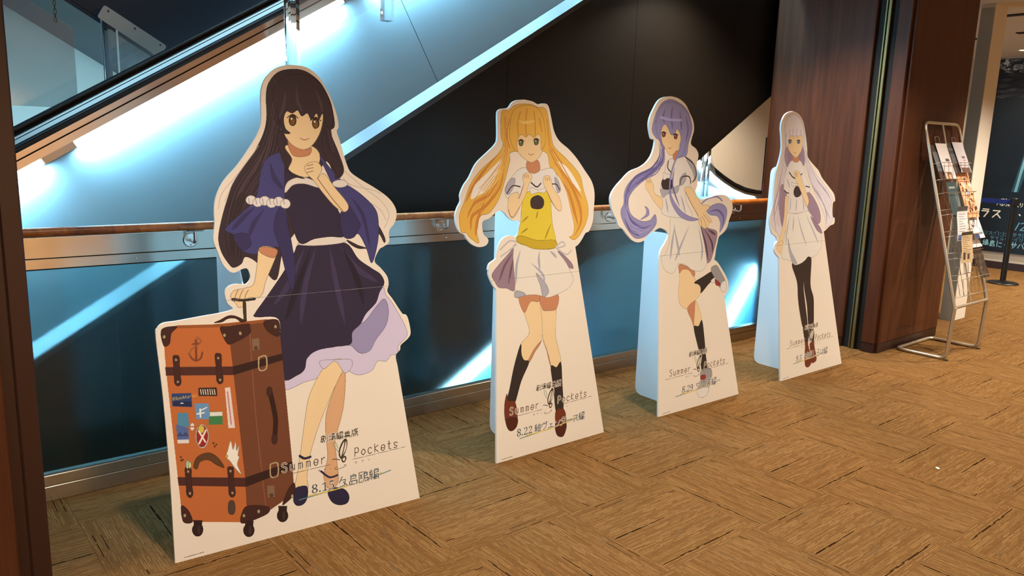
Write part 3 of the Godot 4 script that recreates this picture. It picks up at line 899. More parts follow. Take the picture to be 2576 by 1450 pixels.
# ------------------------------------------------------------------ the hall beyond the pier
func far_room():
	var col := Geo.new()
	col.box(Vector3(7.215, 1.3, 0.580), Vector3(0.25, 2.6, 0.11), 0.004)
	var o := obj("column_1", col, M.white_paint)
	o.set_meta("kind", "structure")
	var face := Geo.new()
	face.box(Vector3(7.088, 1.285, 0.582), Vector3(0.006, 2.57, 0.10), 0.001)
	obj("grey_strip", face, M.grey_paint, o)
	# film poster on the far wall
	var pw := 2.2
	var ph := 2.36
	var c := Print.new(self, Rect2(0, 0, 220, 236), 4.0, Color(0.035, 0.045, 0.07))
	var rng := RandomNumberGenerator.new()
	rng.seed = 5
	for i in 420:
		var x := rng.randf_range(0, 220)
		var low: float = 216.0 + 7.0 * sin(x * 0.11) + 4.0 * sin(x * 0.31 + 1.0)
		var y := rng.randf_range(low, 236)
		var w := rng.randf_range(2, 9)
		var rise := rng.randf_range(-2.5, 3.5)
		var tone := rng.randf_range(0.12, 0.92)
		c.fill(Color(tone * 0.88, tone * 0.95, tone), [x, y, x + w * 0.4, y + 1.2 + rise, x + w, y + rise * 0.5, x + w * 0.7, y - 1.4, x + w * 0.2, y - 1.0], false)
	for i in 160:
		var x := rng.randf_range(0, 220)
		var y := rng.randf_range(190, 218)
		var tone := rng.randf_range(0.07, 0.26)
		c.fill(Color(tone, tone * 0.92, tone * 1.05), [x, y, x + 7, y + 2, x + 17, y + 0.5, x + 9, y - 2], false)
	c.fill("22485c", [36, 76, 40, 100, 44, 124, 52, 124, 49, 100, 44, 76], false)
	c.fill("6fa6b8", [39, 76, 42, 100, 45, 120, 49, 120, 45, 100, 42, 76], false)
	kanji(c, "ラスト・ラ", Vector2(5, 43), 13, 10, 1.5, "f0e8dc", false)
	kanji(c, "ワシ", Vector2(26, 63), 5, 4.4, 0.8, "e8e0d4", false)
	kanji(c, "ハレルシムリワ", Vector2(22, 58), 5, 4.4, 0.8, "e8e0d4", false)
	c.words("9/26", 38, 29, 10, "6fb4d0", 0)
	kanji(c, "リスイににマサラに", Vector2(12, 21), 5.4, 4.4, 0.7, "4f7f96", false)
	kanji(c, "サマルくにイリラシ", Vector2(20, 15), 5.4, 4.4, 0.7, "4f7f96", false)
	kanji(c, "場島にくサバイバル", Vector2(12, 7), 8, 6.4, 1.1, "7fb8cc", false)
	var g := Geo.new()
	var front := Geo.new()
	g.extrude(PackedVector2Array([Vector2(0, 0), Vector2(pw, 0), Vector2(pw, ph), Vector2(0, ph)]), 0.02, Transform3D(Basis(Vector3(0, 0, 1), Vector3(0, 1, 0), Vector3(-1, 0, 0)), Vector3(10.975, 0.21, -0.69)), front, Rect2(0, 0, pw, ph))
	var mesh := ArrayMesh.new()
	g.add_to(mesh, M.black_metal)
	var face_m := plain(Color(1, 1, 1), 0.35)
	face_m.albedo_texture = ImageTexture.create_from_image(c.img)
	face_m.texture_repeat = false
	front.add_to(mesh, face_m)
	tag(node_of("poster", mesh), "large dark film poster with white and cyan lettering on the far wall", "poster")
	# belt post
	var t := thing("belt_post", "black crowd control post with a blue belt standing in front of the far poster", "post", Vector3(9.75, 0, 0.11))
	var base := Geo.new()
	base.lathe([Vector2(0.0, 0.035), Vector2(0.03, 0.034), Vector2(0.06, 0.026), Vector2(0.15, 0.016), Vector2(0.16, 0.008), Vector2(0.158, 0.0), Vector2(0.0, 0.0)], Transform3D(), 32)
	obj("base", base, M.black_metal, t)
	var pole := Geo.new()
	pole.lathe([Vector2(0.0, 0.9), Vector2(0.03, 0.9), Vector2(0.03, 0.03), Vector2(0.0, 0.03)], Transform3D(), 20)
	obj("pole", pole, M.black_metal, t)
	var head := Geo.new()
	head.lathe([Vector2(0.0, 0.955), Vector2(0.034, 0.952), Vector2(0.038, 0.945), Vector2(0.038, 0.87), Vector2(0.031, 0.86), Vector2(0.0, 0.86)], Transform3D(), 20)
	obj("head", head, M.black_metal, t)
	var belt := Geo.new()
	belt.box(Vector3(0.0, 0.907, -0.82), Vector3(0.003, 0.05, 1.58), 0.001)
	obj("belt", belt, M.belt, t)
	# slot diffusers in the ceiling
	for q in [[7.75, 0.62, 0.5, "second slot"], [9.1, -0.24, 0.32, "slot nearest the pier"], [8.9, 0.35, 0.32, "slot over the far poster"], [9.0, 0.9, 0.32, "slot at the right edge"]]:
		var s := Geo.new()
		s.box(Vector3(q[0], 2.597, q[1]), Vector3(0.09, 0.012, q[2]), 0.003)
		tag(obj("slot_diffuser", s, M.groove), "black air slot in the ceiling beyond the pier, %s" % q[3], "air slot")
	# a strip of a dark poster on the back wall of the shaft
	var pc := Print.new(self, Rect2(0, 0, 40, 80), 4.0, Color(0.07, 0.04, 0.07))
	pc.fill("8a2a6a", [0, 0, 40, 0, 40, 18, 0, 10], false)
	pc.fill("c85a4a", [3, 70, 9, 70, 9, 76, 3, 76], false)
	for y in [52, 44, 36, 28]:
		pc.fill("c8bcc4", [2, y, 8, y, 8, y + 4, 2, y + 4], false)
	var pg := Geo.new()
	var pf := Geo.new()
	pg.extrude(PackedVector2Array([Vector2(0, 0), Vector2(0.4, 0), Vector2(0.4, 0.74), Vector2(0, 0.74)]), 0.012, Transform3D(Basis(), Vector3(9.81, 0.82, -3.1)), pf, Rect2(0, 0, 0.4, 0.74))
	var pm := ArrayMesh.new()
	pg.add_to(pm, M.black_metal)
	var pfm := plain(Color(1, 1, 1), 0.4)
	pfm.albedo_texture = ImageTexture.create_from_image(pc.img)
	pf.add_to(pm, pfm)
	tag(node_of("wall_poster", pm), "dark narrow poster with a magenta foot beside the wood pier, beyond the escalator landing", "poster")
	# a scrap of paper on the carpet
	var sc := Geo.new()
	sc.extrude(PackedVector2Array([Vector2(-0.008, -0.006), Vector2(0.007, -0.008), Vector2(0.010, 0.004), Vector2(0.0, 0.009), Vector2(-0.009, 0.004)]), 0.003, Transform3D(Basis(Vector3(1, 0, 0), Vector3(0, 0.3, -1), Vector3(0, 1, 0.3)), Vector3(3.648, 0.003, 1.928)))
	tag(obj("paper_scrap", sc, M.white_paint), "tiny white scrap of paper lying on the carpet", "scrap")

# ------------------------------------------------------------------ outlines and prints of the standees, in millimetres
const OUTLINES = {
	"1": [[425, 1633, 476, 1631, 515, 1611, 541, 1579, 568, 1530, 586, 1480, 592, 1442, 585, 1426, 597, 1391, 610, 1346, 624, 1306, 638, 1285, 677, 1260, 736, 1227, 785, 1191, 811, 1149, 805, 1107, 782, 1078, 782, 1037, 759, 1020, 742, 1010, 724, 970, 747, 944, 774, 910, 780, 878, 775, 853, 797, 822, 837, 763, 857, 751, 872, 690, 862, 665, 831, 642, 828, 624, 810, 604, 817, 564], [-1, 309, -9, 577, -20, 773, -15, 804, 4, 819, 41, 821, 117, 828, 186, 834, 219, 843, 202, 863, 194, 898, 205, 917, 229, 925, 261, 921, 278, 941, 271, 971, 255, 974, 225, 963, 205, 975, 189, 998, 176, 1037, 165, 1074, 171, 1123, 171, 1166, 179, 1211, 205, 1261, 249, 1310, 293, 1372, 318, 1415, 329, 1457, 330, 1535, 342, 1578, 368, 1609, 396, 1626]],
	"2": [[94, 1581, 138, 1576, 168, 1566, 205, 1571, 228, 1560, 246, 1512, 266, 1456, 298, 1417, 355, 1383, 406, 1343, 459, 1290, 505, 1241, 527, 1186, 527, 1112, 524, 1057, 504, 1014, 482, 1006, 462, 979, 440, 956, 421, 946], [-27, 790, -43, 807, -60, 835, -70, 860, -69, 878, -74, 879, -66, 904, -35, 922, -32, 941, -19, 983, 3, 1007, 37, 1017, 67, 1010, 82, 1023, 87, 1058, 90, 1077, 57, 1079, 27, 1094, 5, 1115, -20, 1125, -45, 1114, -72, 1095, -103, 1085, -109, 1066, -101, 1032, -80, 1012, -75, 998, -89, 982, -124, 978, -158, 991, -185, 1015, -196, 1032, -219, 1044, -236, 1072, -243, 1110, -234, 1141, -219, 1168, -221, 1194, -204, 1231, -178, 1263, -146, 1317, -94, 1360, -54, 1393, -42, 1420, -45, 1500, -43, 1527, -24, 1538, 11, 1544, 31, 1566, 59, 1577]],
	"3": [[-63, 1646, -10, 1639, 45, 1614, 81, 1575, 113, 1536, 124, 1491, 111, 1449, 110, 1420, 152, 1398, 174, 1368, 168, 1333, 168, 1297, 182, 1255, 182, 1213, 171, 1183, 199, 1150, 238, 1143, 295, 1151, 353, 1162, 413, 1161, 462, 1141, 490, 1109, 492, 1070, 472, 1026, 457, 982, 425, 955, 396, 939, 387, 909, 379, 878, 374, 833, 371, 816, 398, 801, 433, 769, 493, 706, 514, 664, 513, 631, 495, 610, 483, 606], [-73, 802, -76, 850, -76, 846, -67, 893, -34, 933, -19, 971, -41, 994, -87, 1007, -129, 991, -170, 976, -193, 951, -235, 943, -277, 955, -321, 989, -347, 1013, -380, 1031, -394, 1060, -416, 1088, -439, 1133, -442, 1172, -418, 1209, -374, 1247, -321, 1286, -250, 1308, -203, 1336, -173, 1375, -161, 1432, -183, 1439, -195, 1453, -211, 1502, -205, 1541, -184, 1580, -154, 1620, -114, 1639]],
	"4": [[-138, 1624, -80, 1610, -33, 1578, -5, 1535, 21, 1479, 42, 1423, 59, 1371, 117, 1331, 190, 1291, 244, 1243, 333, 1188, 397, 1145, 418, 1102, 396, 1089, 409, 1009, 436, 993, 437, 959, 392, 948, 356, 928, 324, 914], [-142, 783, -177, 806, -199, 833, -194, 864, -173, 881, -196, 865, -174, 881, -194, 911, -234, 930, -258, 971, -274, 1011, -266, 1056, -251, 1112, -257, 1196, -253, 1280, -233, 1335, -217, 1407, -228, 1473, -242, 1521, -240, 1560, -217, 1598, -181, 1616]]
}
func print_navy(c):
	c.shape(Color8(54, 45, 60), [437, 1620, 390, 1608, 359, 1576, 347, 1536, 346, 1458, 331, 1403, 292, 1335, 241, 1268, 211, 1195, 189, 1122, 181, 1073, 190, 1030, 210, 994, 225, 980, 250, 991, 263, 1013, 294, 998, 330, 957, 365, 931, 391, 1037, 439, 1100, 537, 1319, 578, 1267, 599, 1273, 609, 1300, 589, 1358, 563, 1422, 577, 1442, 574, 1480, 561, 1530, 528, 1584, 482, 1615])
	c.shape(Color8(74, 63, 78), [370, 1459, 349, 1391, 304, 1317, 252, 1237, 219, 1158, 238, 1195, 290, 1268, 341, 1330, 375, 1398])
	c.stroke(Color8(39, 32, 44), 3.2, [354, 1458, 310, 1333, 237, 1228, 204, 1109, 211, 1021])
	c.stroke(Color8(39, 32, 44), 3.2, [377, 1574, 358, 1451, 315, 1334, 246, 1225, 211, 1107])
	c.stroke(Color8(39, 32, 44), 3.2, [380, 1573, 362, 1446, 327, 1332, 255, 1217, 221, 1108, 219, 1023])
	c.stroke(Color8(39, 32, 44), 3.2, [364, 1442, 329, 1329, 264, 1217, 226, 1107, 226, 1018])
	c.stroke(Color8(39, 32, 44), 3.2, [371, 1440, 340, 1327, 270, 1213, 235, 1108, 227, 1020])
	c.stroke(Color8(39, 32, 44), 3.2, [375, 1436, 346, 1322, 281, 1210, 245, 1107])
	c.stroke(Color8(39, 32, 44), 3.2, [379, 1428, 350, 1325, 291, 1203, 250, 1108, 239, 1015])
	c.stroke(Color8(39, 32, 44), 3.2, [394, 1570, 381, 1422, 356, 1321, 299, 1202, 260, 1108])
	c.stroke(Color8(39, 32, 44), 3.2, [399, 1569, 384, 1422, 372, 1319, 306, 1195, 267, 1105, 248, 1014])
	c.stroke(Color8(82, 70, 89), 2.2, [379, 1578, 358, 1457, 313, 1335, 241, 1230, 206, 1116])
	c.stroke(Color8(82, 70, 89), 2.2, [380, 1573, 364, 1451, 325, 1330, 258, 1224])
	c.stroke(Color8(82, 70, 89), 2.2, [373, 1440, 342, 1329, 271, 1219])
	c.stroke(Color8(82, 70, 89), 2.2, [383, 1439, 352, 1327, 283, 1216, 252, 1128])
	c.stroke(Color8(82, 70, 89), 2.2, [397, 1571, 392, 1426, 363, 1320, 299, 1214, 267, 1128])
	c.stroke(Color8(82, 70, 89), 2.2, [401, 1570, 393, 1418, 376, 1322, 314, 1209])
	c.stroke(Color8(82, 70, 89), 2, [562, 1445, 574, 1356])
	c.stroke(Color8(82, 70, 89), 2, [554, 1434, 570, 1348])
	c.stroke(Color8(82, 70, 89), 2, [542, 1424, 560, 1334])
	c.stroke(Color8(196, 192, 198), 2, [613, 1290, 685, 1233, 751, 1185, 782, 1135, 762, 1087])
	c.stroke(Color8(196, 192, 198), 2, [606, 1267, 677, 1200, 744, 1157, 770, 1115])
	c.stroke(Color8(196, 192, 198), 2, [592, 1267, 648, 1240, 714, 1226, 751, 1212])
	c.stroke(Color8(196, 192, 198), 2, [318, 1372, 247, 1280, 197, 1220, 184, 1171])
	c.stroke(Color8(196, 192, 198), 2, [305, 1354, 241, 1268, 205, 1195])
	c.shape(Color8(54, 45, 60), [699, 1124, 736, 1102, 765, 1052, 762, 1035, 743, 1067, 706, 1090])
	c.shape(Color8(54, 45, 60), [618, 1052, 661, 1030, 694, 1018, 661, 1019, 632, 1035])
	c.shape(Color8(212, 211, 255), [743, 870, 770, 839, 805, 792, 858, 688, 830, 650, 820, 640, 818, 610, 790, 607, 770, 587, 735, 592, 711, 559, 658, 550, 613, 577, 569, 616, 526, 593, 497, 562, 454, 555, 385, 537, 379, 580, 456, 632, 600, 775])
	c.shape(Color8(155, 154, 209), [622, 730, 682, 748, 727, 797, 762, 826, 779, 785, 770, 727, 727, 674, 704, 637, 666, 632, 632, 664, 614, 674])
	c.shape(Color8(241, 222, 185), [540, 609, 515, 584, 489, 542, 466, 489, 451, 406, 439, 329, 431, 280, 419, 210, 411, 161, 457, 149, 456, 201, 466, 265, 479, 314, 508, 395, 557, 502, 587, 556, 602, 611, 569, 623])
	c.shape(Color8(220, 181, 146), [607, 563, 599, 444, 573, 346, 564, 303, 570, 235, 574, 151, 540, 129, 519, 186, 535, 257, 529, 355, 533, 427, 560, 502, 587, 556])
	c.shape(Color8(212, 211, 255), [512, 624, 569, 621, 628, 613, 632, 585, 605, 566, 569, 616, 526, 593])
	c.shape(Color8(35, 38, 76), [412, 160, 425, 168, 455, 161, 456, 120, 441, 97, 416, 98, 404, 122])
	c.shape(Color8(35, 38, 76), [534, 123, 563, 131, 600, 114, 617, 83, 609, 58, 577, 58, 547, 81])
	c.stroke(Color8(35, 38, 76), 9, [431, 284, 448, 271, 470, 272])
	c.stroke(Color8(35, 38, 76), 7, [509, 208, 541, 177, 572, 178])
	c.shape(Color8(45, 41, 73), [447, 1044, 526, 1037, 614, 1040, 661, 981, 713, 943, 747, 919, 762, 886, 743, 852, 728, 814, 689, 778, 667, 742, 635, 714, 629, 672, 570, 669, 505, 665, 466, 643, 455, 602, 427, 584, 379, 579, 370, 698, 368, 793, 291, 808, 291, 823, 328, 871, 389, 953, 427, 1016])
	c.fill(Color8(64, 57, 99), [464, 1033, 454, 1000, 437, 954, 418, 912, 397, 881, 373, 856, 353, 843, 364, 864, 382, 891, 402, 922, 424, 960, 447, 1003])
	c.fill(Color8(64, 57, 99), [505, 1031, 497, 996, 484, 946, 473, 898, 465, 849, 456, 801, 445, 766, 443, 802, 446, 852, 455, 902, 470, 951, 490, 998])
	c.fill(Color8(64, 57, 99), [553, 1029, 563, 998, 574, 955, 584, 907, 596, 852, 606, 792, 607, 748, 593, 789, 578, 848, 566, 904, 559, 952, 555, 997])
	c.fill(Color8(64, 57, 99), [592, 1030, 614, 1008, 642, 976, 669, 948, 694, 928, 720, 910, 735, 892, 713, 899, 684, 913, 656, 935, 630, 967, 607, 1003])
	c.fill(Color8(31, 29, 52), [484, 1026, 476, 991, 462, 944, 447, 898, 430, 854, 411, 813, 391, 786, 397, 818, 410, 862, 427, 905, 446, 950, 468, 995])
	c.fill(Color8(31, 29, 52), [603, 1019, 619, 999, 640, 967, 658, 932, 672, 890, 681, 845, 682, 811, 668, 841, 652, 883, 638, 924, 625, 960, 611, 995])
	c.shape(Color8(231, 231, 235), [444, 1051, 499, 1068, 604, 1075, 612, 1045, 519, 1037, 451, 1042])
	c.shape(Color8(45, 41, 73), [404, 1299, 456, 1286, 509, 1267, 540, 1267, 577, 1175, 604, 1121, 609, 1066, 554, 1066, 499, 1061, 447, 1049, 416, 1133, 395, 1204])
	c.shape(Color8(231, 231, 235), [398, 1226, 413, 1258, 459, 1272, 507, 1256, 519, 1235, 468, 1249, 429, 1245, 405, 1222])
	c.shape(Color8(241, 222, 185), [406, 1374, 491, 1376, 524, 1344, 509, 1293, 482, 1272, 443, 1277, 413, 1293, 427, 1331])
	c.shape(Color8(202, 145, 115), [416, 1393, 471, 1363, 494, 1369, 484, 1344, 431, 1343])
	c.shape(Color8(66, 70, 138), [399, 1348, 348, 1336, 325, 1299, 307, 1215, 284, 1181, 236, 1139, 202, 1105, 229, 1087, 243, 1055, 251, 1035, 297, 1020, 378, 1038, 399, 945, 419, 887, 428, 983, 401, 1166, 400, 1268])
	c.shape(Color8(52, 52, 107), [378, 1167, 360, 1103, 378, 1038, 399, 945, 419, 887, 428, 983, 400, 1147])
	c.shape(Color8(52, 52, 107), [228, 1084, 271, 1088, 283, 1050, 251, 1037])
	c.fill(Color8(52, 52, 107), [353, 1317, 360, 1305, 367, 1287, 374, 1272, 382, 1259, 392, 1244, 396, 1230, 384, 1236, 370, 1249, 359, 1265, 355, 1284, 353, 1304])
	c.fill(Color8(52, 52, 107), [330, 1168, 322, 1152, 310, 1132, 300, 1114, 293, 1099, 286, 1085, 277, 1075, 276, 1087, 279, 1104, 286, 1122, 300, 1139, 317, 1156])
	c.fill(Color8(52, 52, 107), [299, 1175, 290, 1162, 275, 1146, 262, 1131, 249, 1119, 236, 1108, 223, 1103, 228, 1114, 238, 1129, 251, 1143, 267, 1156, 286, 1167])
	c.shape(Color8(233, 235, 243), [304, 1198, 300, 1189, 292, 1184, 282, 1184, 274, 1190, 271, 1198, 275, 1207, 283, 1212, 293, 1212, 301, 1207])
	c.stroke(Color8(155, 158, 196), 2.5, [280, 1203, 283, 1184])
	c.shape(Color8(233, 235, 243), [326, 1190, 322, 1181, 314, 1176, 304, 1176, 296, 1182, 293, 1190, 297, 1199, 305, 1204, 315, 1204, 323, 1199])
	c.stroke(Color8(155, 158, 196), 2.5, [302, 1203, 306, 1184])
	c.shape(Color8(233, 235, 243), [349, 1194, 345, 1186, 337, 1180, 327, 1180, 319, 1186, 316, 1195, 319, 1204, 328, 1209, 338, 1209, 346, 1203])
	c.stroke(Color8(155, 158, 196), 2.5, [325, 1202, 328, 1183])
	c.shape(Color8(233, 235, 243), [371, 1186, 368, 1177, 360, 1172, 349, 1172, 341, 1178, 338, 1187, 342, 1196, 350, 1201, 360, 1201, 368, 1195])
	c.stroke(Color8(155, 158, 196), 2.5, [348, 1202, 351, 1183])
	c.shape(Color8(233, 235, 243), [395, 1191, 391, 1182, 383, 1177, 372, 1177, 364, 1183, 361, 1192, 365, 1200, 373, 1206, 384, 1206, 392, 1200])
	c.stroke(Color8(155, 158, 196), 2.5, [371, 1202, 374, 1182])
	c.shape(Color8(233, 235, 243), [418, 1183, 415, 1174, 406, 1168, 395, 1169, 387, 1174, 384, 1184, 388, 1192, 396, 1198, 407, 1198, 415, 1192])
	c.stroke(Color8(155, 158, 196), 2.5, [394, 1201, 397, 1182])
	c.shape(Color8(66, 70, 138), [524, 1338, 561, 1300, 606, 1254, 670, 1213, 727, 1158, 740, 1102, 736, 1033, 713, 963, 691, 1021, 662, 1071, 640, 1058, 604, 1067, 594, 1134, 605, 1161])
	c.shape(Color8(52, 52, 107), [605, 1161, 626, 1174, 662, 1119, 669, 1098, 640, 1058, 604, 1067, 594, 1134])
	c.fill(Color8(52, 52, 107), [634, 1200, 648, 1189, 667, 1169, 684, 1142, 696, 1101, 704, 1054, 706, 1020, 695, 1052, 684, 1098, 672, 1137, 658, 1163, 644, 1185])
	c.shape(Color8(233, 235, 243), [623, 1248, 618, 1241, 604, 1236, 586, 1236, 572, 1241, 567, 1249, 572, 1256, 587, 1261, 604, 1261, 618, 1256])
	c.shape(Color8(241, 222, 185), [313, 1042, 368, 1032, 361, 1000, 330, 931, 316, 886, 299, 873, 271, 876, 258, 862, 248, 847, 234, 847, 227, 862, 215, 873, 212, 889, 225, 904, 259, 909, 288, 921, 301, 985])
	c.shape(Color8(202, 145, 115), [313, 1042, 368, 1032, 357, 1004, 316, 1022])
	c.stroke(Color8(124, 95, 78), 2, [237, 905, 228, 888, 223, 866])
	c.stroke(Color8(124, 95, 78), 2, [253, 903, 243, 886, 238, 864])
	c.stroke(Color8(124, 95, 78), 2, [270, 902, 260, 885, 255, 863])
	c.shape(Color8(241, 222, 185), [514, 1267, 537, 1283, 577, 1234, 619, 1184, 624, 1160, 605, 1151, 570, 1175, 529, 1222, 499, 1261, 479, 1280, 469, 1302, 483, 1318, 513, 1322, 530, 1299])
	c.stroke(Color8(124, 95, 78), 2, [478, 1309, 500, 1314])
	c.stroke(Color8(124, 95, 78), 2, [477, 1298, 500, 1303])
	c.stroke(Color8(124, 95, 78), 2, [477, 1286, 499, 1292])
	c.stroke(Color8(124, 95, 78), 2.4, [514, 1267, 563, 1201, 605, 1153])
	c.shape(Color8(241, 222, 185), [403, 1479, 401, 1423, 414, 1393, 438, 1371, 471, 1363, 501, 1381, 527, 1424, 537, 1478, 520, 1509, 422, 1504])
	c.shape(Color8(54, 45, 60), [366, 1537, 398, 1588, 450, 1606, 508, 1595, 548, 1554, 570, 1492, 573, 1457, 556, 1433, 543, 1463, 535, 1484, 523, 1465, 514, 1483, 496, 1461, 483, 1482, 463, 1472, 450, 1490, 431, 1480, 412, 1485, 402, 1460, 407, 1430, 423, 1415, 400, 1417, 388, 1460])
	c.fill(Color8(74, 63, 78), [410, 1552, 411, 1539, 411, 1520, 408, 1502, 402, 1485, 394, 1469, 386, 1460, 388, 1472, 394, 1488, 399, 1504, 403, 1521, 407, 1539])
	c.fill(Color8(74, 63, 78), [449, 1573, 450, 1560, 451, 1541, 454, 1525, 459, 1510, 465, 1494, 467, 1481, 459, 1491, 450, 1506, 445, 1523, 444, 1541, 447, 1560])
	c.fill(Color8(74, 63, 78), [508, 1564, 515, 1554, 525, 1539, 532, 1523, 536, 1508, 536, 1494, 533, 1484, 530, 1493, 527, 1507, 524, 1521, 518, 1536, 512, 1552])
	c.shape(Color8(54, 45, 60), [378, 1404, 400, 1417, 405, 1343, 417, 1293, 469, 1267, 429, 1277, 398, 1318])
	c.shape(Color8(54, 45, 60), [542, 1434, 555, 1377, 596, 1319, 599, 1280, 578, 1267, 578, 1293, 558, 1319, 531, 1376])
	c.shape(Color8(60, 38, 37), [444, 1458, 442, 1447, 436, 1440, 428, 1440, 422, 1446, 420, 1457, 423, 1467, 429, 1474, 436, 1474, 442, 1468])
	c.shape(Color8(124, 88, 52), [441, 1454, 439, 1446, 435, 1441, 429, 1441, 425, 1445, 423, 1453, 425, 1461, 430, 1466, 435, 1466, 440, 1461])
	c.shape(Color8(247, 255, 255), [432, 1462, 431, 1460, 429, 1458, 427, 1458, 426, 1459, 425, 1461, 426, 1464, 428, 1465, 430, 1465, 431, 1464])
	c.stroke(Color8(60, 38, 37), 3, [415, 1465, 433, 1476, 450, 1465])
	c.shape(Color8(60, 38, 37), [523, 1451, 521, 1440, 514, 1434, 507, 1433, 501, 1440, 499, 1450, 501, 1461, 507, 1468, 515, 1468, 521, 1462])
	c.shape(Color8(124, 88, 52), [520, 1447, 518, 1439, 514, 1434, 508, 1434, 503, 1439, 502, 1447, 504, 1454, 508, 1459, 514, 1460, 518, 1455])
	c.shape(Color8(247, 255, 255), [510, 1455, 510, 1453, 508, 1452, 506, 1452, 504, 1453, 504, 1455, 504, 1457, 506, 1459, 508, 1459, 510, 1458])
	c.stroke(Color8(60, 38, 37), 3, [493, 1459, 511, 1470, 529, 1459])
	c.stroke(Color8(155, 91, 78), 2.2, [457, 1400, 471, 1394, 486, 1400])
	c.stroke(Color8(41, 34, 39), 9, [218, 875, 252, 869, 289, 870])
	c.stroke(Color8(60, 57, 39), 11, [255, 864, 256, 798])
	c.fill(Color8(155, 91, 52), [1, 802, 46, 807, 151, 798, 326, 796, 368, 787, 202, 780], false)
	c.shape(Color8(64, 36, 37), [157, 803, 176, 810, 201, 821, 225, 818, 256, 798, 243, 795, 225, 810, 200, 812, 182, 803])
	c.fill(Color8(194, 113, 65), [1, 801, 200, 784, 210, 647, 237, 249, 240, 81, 30, 140, 22, 297, 4, 664], false)
	c.fill(Color8(115, 70, 52), [200, 784, 368, 787, 378, 649, 403, 272, 408, 147, 314, 103, 240, 81, 237, 249, 210, 647], false)
	c.stroke(Color8(144, 95, 78), 3, [269, 777, 280, 473, 306, 107])
	c.fill(Color8(76, 43, 44), [2, 676, 210, 648, 212, 618, 3, 648], false)
	c.fill(Color8(49, 29, 31), [210, 648, 377, 670, 378, 646, 212, 618], false)
	c.fill(Color8(76, 43, 44), [21, 300, 237, 247, 239, 213, 23, 270], false)
	c.fill(Color8(49, 29, 31), [237, 247, 403, 270, 406, 242, 239, 213], false)
	c.shape(Color8(68, 38, 39), [26, 705, 36, 710, 45, 702, 44, 658, 47, 619, 37, 608, 27, 622, 28, 660])
	c.shape(Color8(181, 170, 143), [39, 694, 38, 692, 36, 691, 34, 691, 32, 693, 32, 695, 32, 698, 34, 699, 36, 699, 38, 697])
	c.shape(Color8(181, 170, 143), [41, 621, 40, 619, 38, 618, 36, 618, 34, 620, 34, 623, 35, 625, 37, 626, 39, 626, 40, 624])
	c.shape(Color8(68, 38, 39), [155, 694, 165, 699, 175, 691, 174, 645, 178, 605, 167, 594, 157, 608, 157, 648])
	c.shape(Color8(181, 170, 143), [168, 683, 168, 680, 166, 679, 163, 679, 162, 681, 161, 684, 162, 686, 164, 688, 166, 687, 168, 685])
	c.shape(Color8(181, 170, 143), [172, 607, 171, 605, 169, 603, 167, 604, 165, 606, 164, 609, 165, 611, 167, 613, 169, 612, 171, 610])
	c.shape(Color8(68, 38, 39), [45, 323, 55, 328, 64, 319, 63, 272, 66, 230, 56, 219, 46, 236, 47, 276])
	c.shape(Color8(181, 170, 143), [58, 311, 57, 308, 55, 307, 53, 308, 51, 310, 51, 313, 52, 315, 53, 317, 56, 316, 57, 314])
	c.shape(Color8(181, 170, 143), [60, 233, 60, 231, 58, 229, 56, 230, 54, 232, 53, 235, 54, 238, 56, 239, 58, 238, 60, 236])
	c.shape(Color8(68, 38, 39), [180, 294, 190, 298, 200, 289, 199, 241, 203, 198, 192, 186, 181, 203, 182, 245])
	c.shape(Color8(181, 170, 143), [193, 281, 192, 278, 190, 277, 188, 278, 186, 280, 186, 283, 186, 286, 188, 287, 191, 286, 193, 284])
	c.shape(Color8(181, 170, 143), [197, 201, 196, 198, 194, 197, 192, 197, 190, 200, 189, 203, 190, 205, 192, 207, 194, 206, 196, 204])
	c.shape(Color8(64, 36, 37), [-2, 799, 43, 803, 25, 783, 18, 750, 1, 747])
	c.shape(Color8(64, 36, 37), [176, 787, 200, 785, 262, 788, 271, 777, 267, 751, 209, 726, 194, 731, 180, 762])
	c.shape(Color8(64, 36, 37), [319, 790, 366, 788, 369, 736, 350, 738, 325, 761])
	c.shape(Color8(64, 36, 37), [28, 197, 49, 175, 60, 132, 32, 140])
	c.shape(Color8(64, 36, 37), [243, 141, 310, 122, 311, 95, 241, 81, 217, 87, 223, 122])
	c.shape(Color8(64, 36, 37), [408, 187, 409, 145, 368, 113, 368, 127, 386, 167])
	c.shape(Color8(181, 170, 143), [8, 774, 7, 771, 5, 769, 2, 770, 0, 772, 0, 775, 1, 778, 3, 780, 5, 780, 7, 778])
	c.shape(Color8(181, 170, 143), [192, 757, 191, 754, 189, 752, 186, 752, 184, 755, 183, 758, 184, 761, 187, 763, 189, 763, 191, 761])
	c.shape(Color8(181, 170, 143), [243, 757, 242, 754, 240, 752, 237, 752, 235, 755, 234, 758, 235, 762, 237, 764, 240, 763, 242, 761])
	c.shape(Color8(181, 170, 143), [361, 767, 360, 763, 358, 761, 355, 762, 353, 764, 352, 768, 353, 771, 355, 773, 358, 773, 360, 770])
	c.shape(Color8(181, 170, 143), [41, 159, 40, 156, 38, 154, 36, 155, 34, 157, 33, 161, 34, 165, 36, 166, 39, 166, 41, 163])
	c.shape(Color8(181, 170, 143), [233, 108, 232, 104, 230, 102, 227, 103, 225, 106, 224, 110, 225, 113, 227, 115, 230, 114, 232, 111])
	c.shape(Color8(181, 170, 143), [284, 110, 283, 106, 281, 104, 278, 105, 276, 108, 275, 112, 276, 116, 278, 117, 281, 117, 284, 114])
	c.shape(Color8(181, 170, 143), [405, 137, 404, 133, 402, 131, 399, 132, 396, 135, 396, 139, 397, 143, 399, 145, 402, 144, 404, 141])
	c.fill(Color8(45, 29, 31), [63, 137, 92, 129, 87, 95, 64, 102], false)
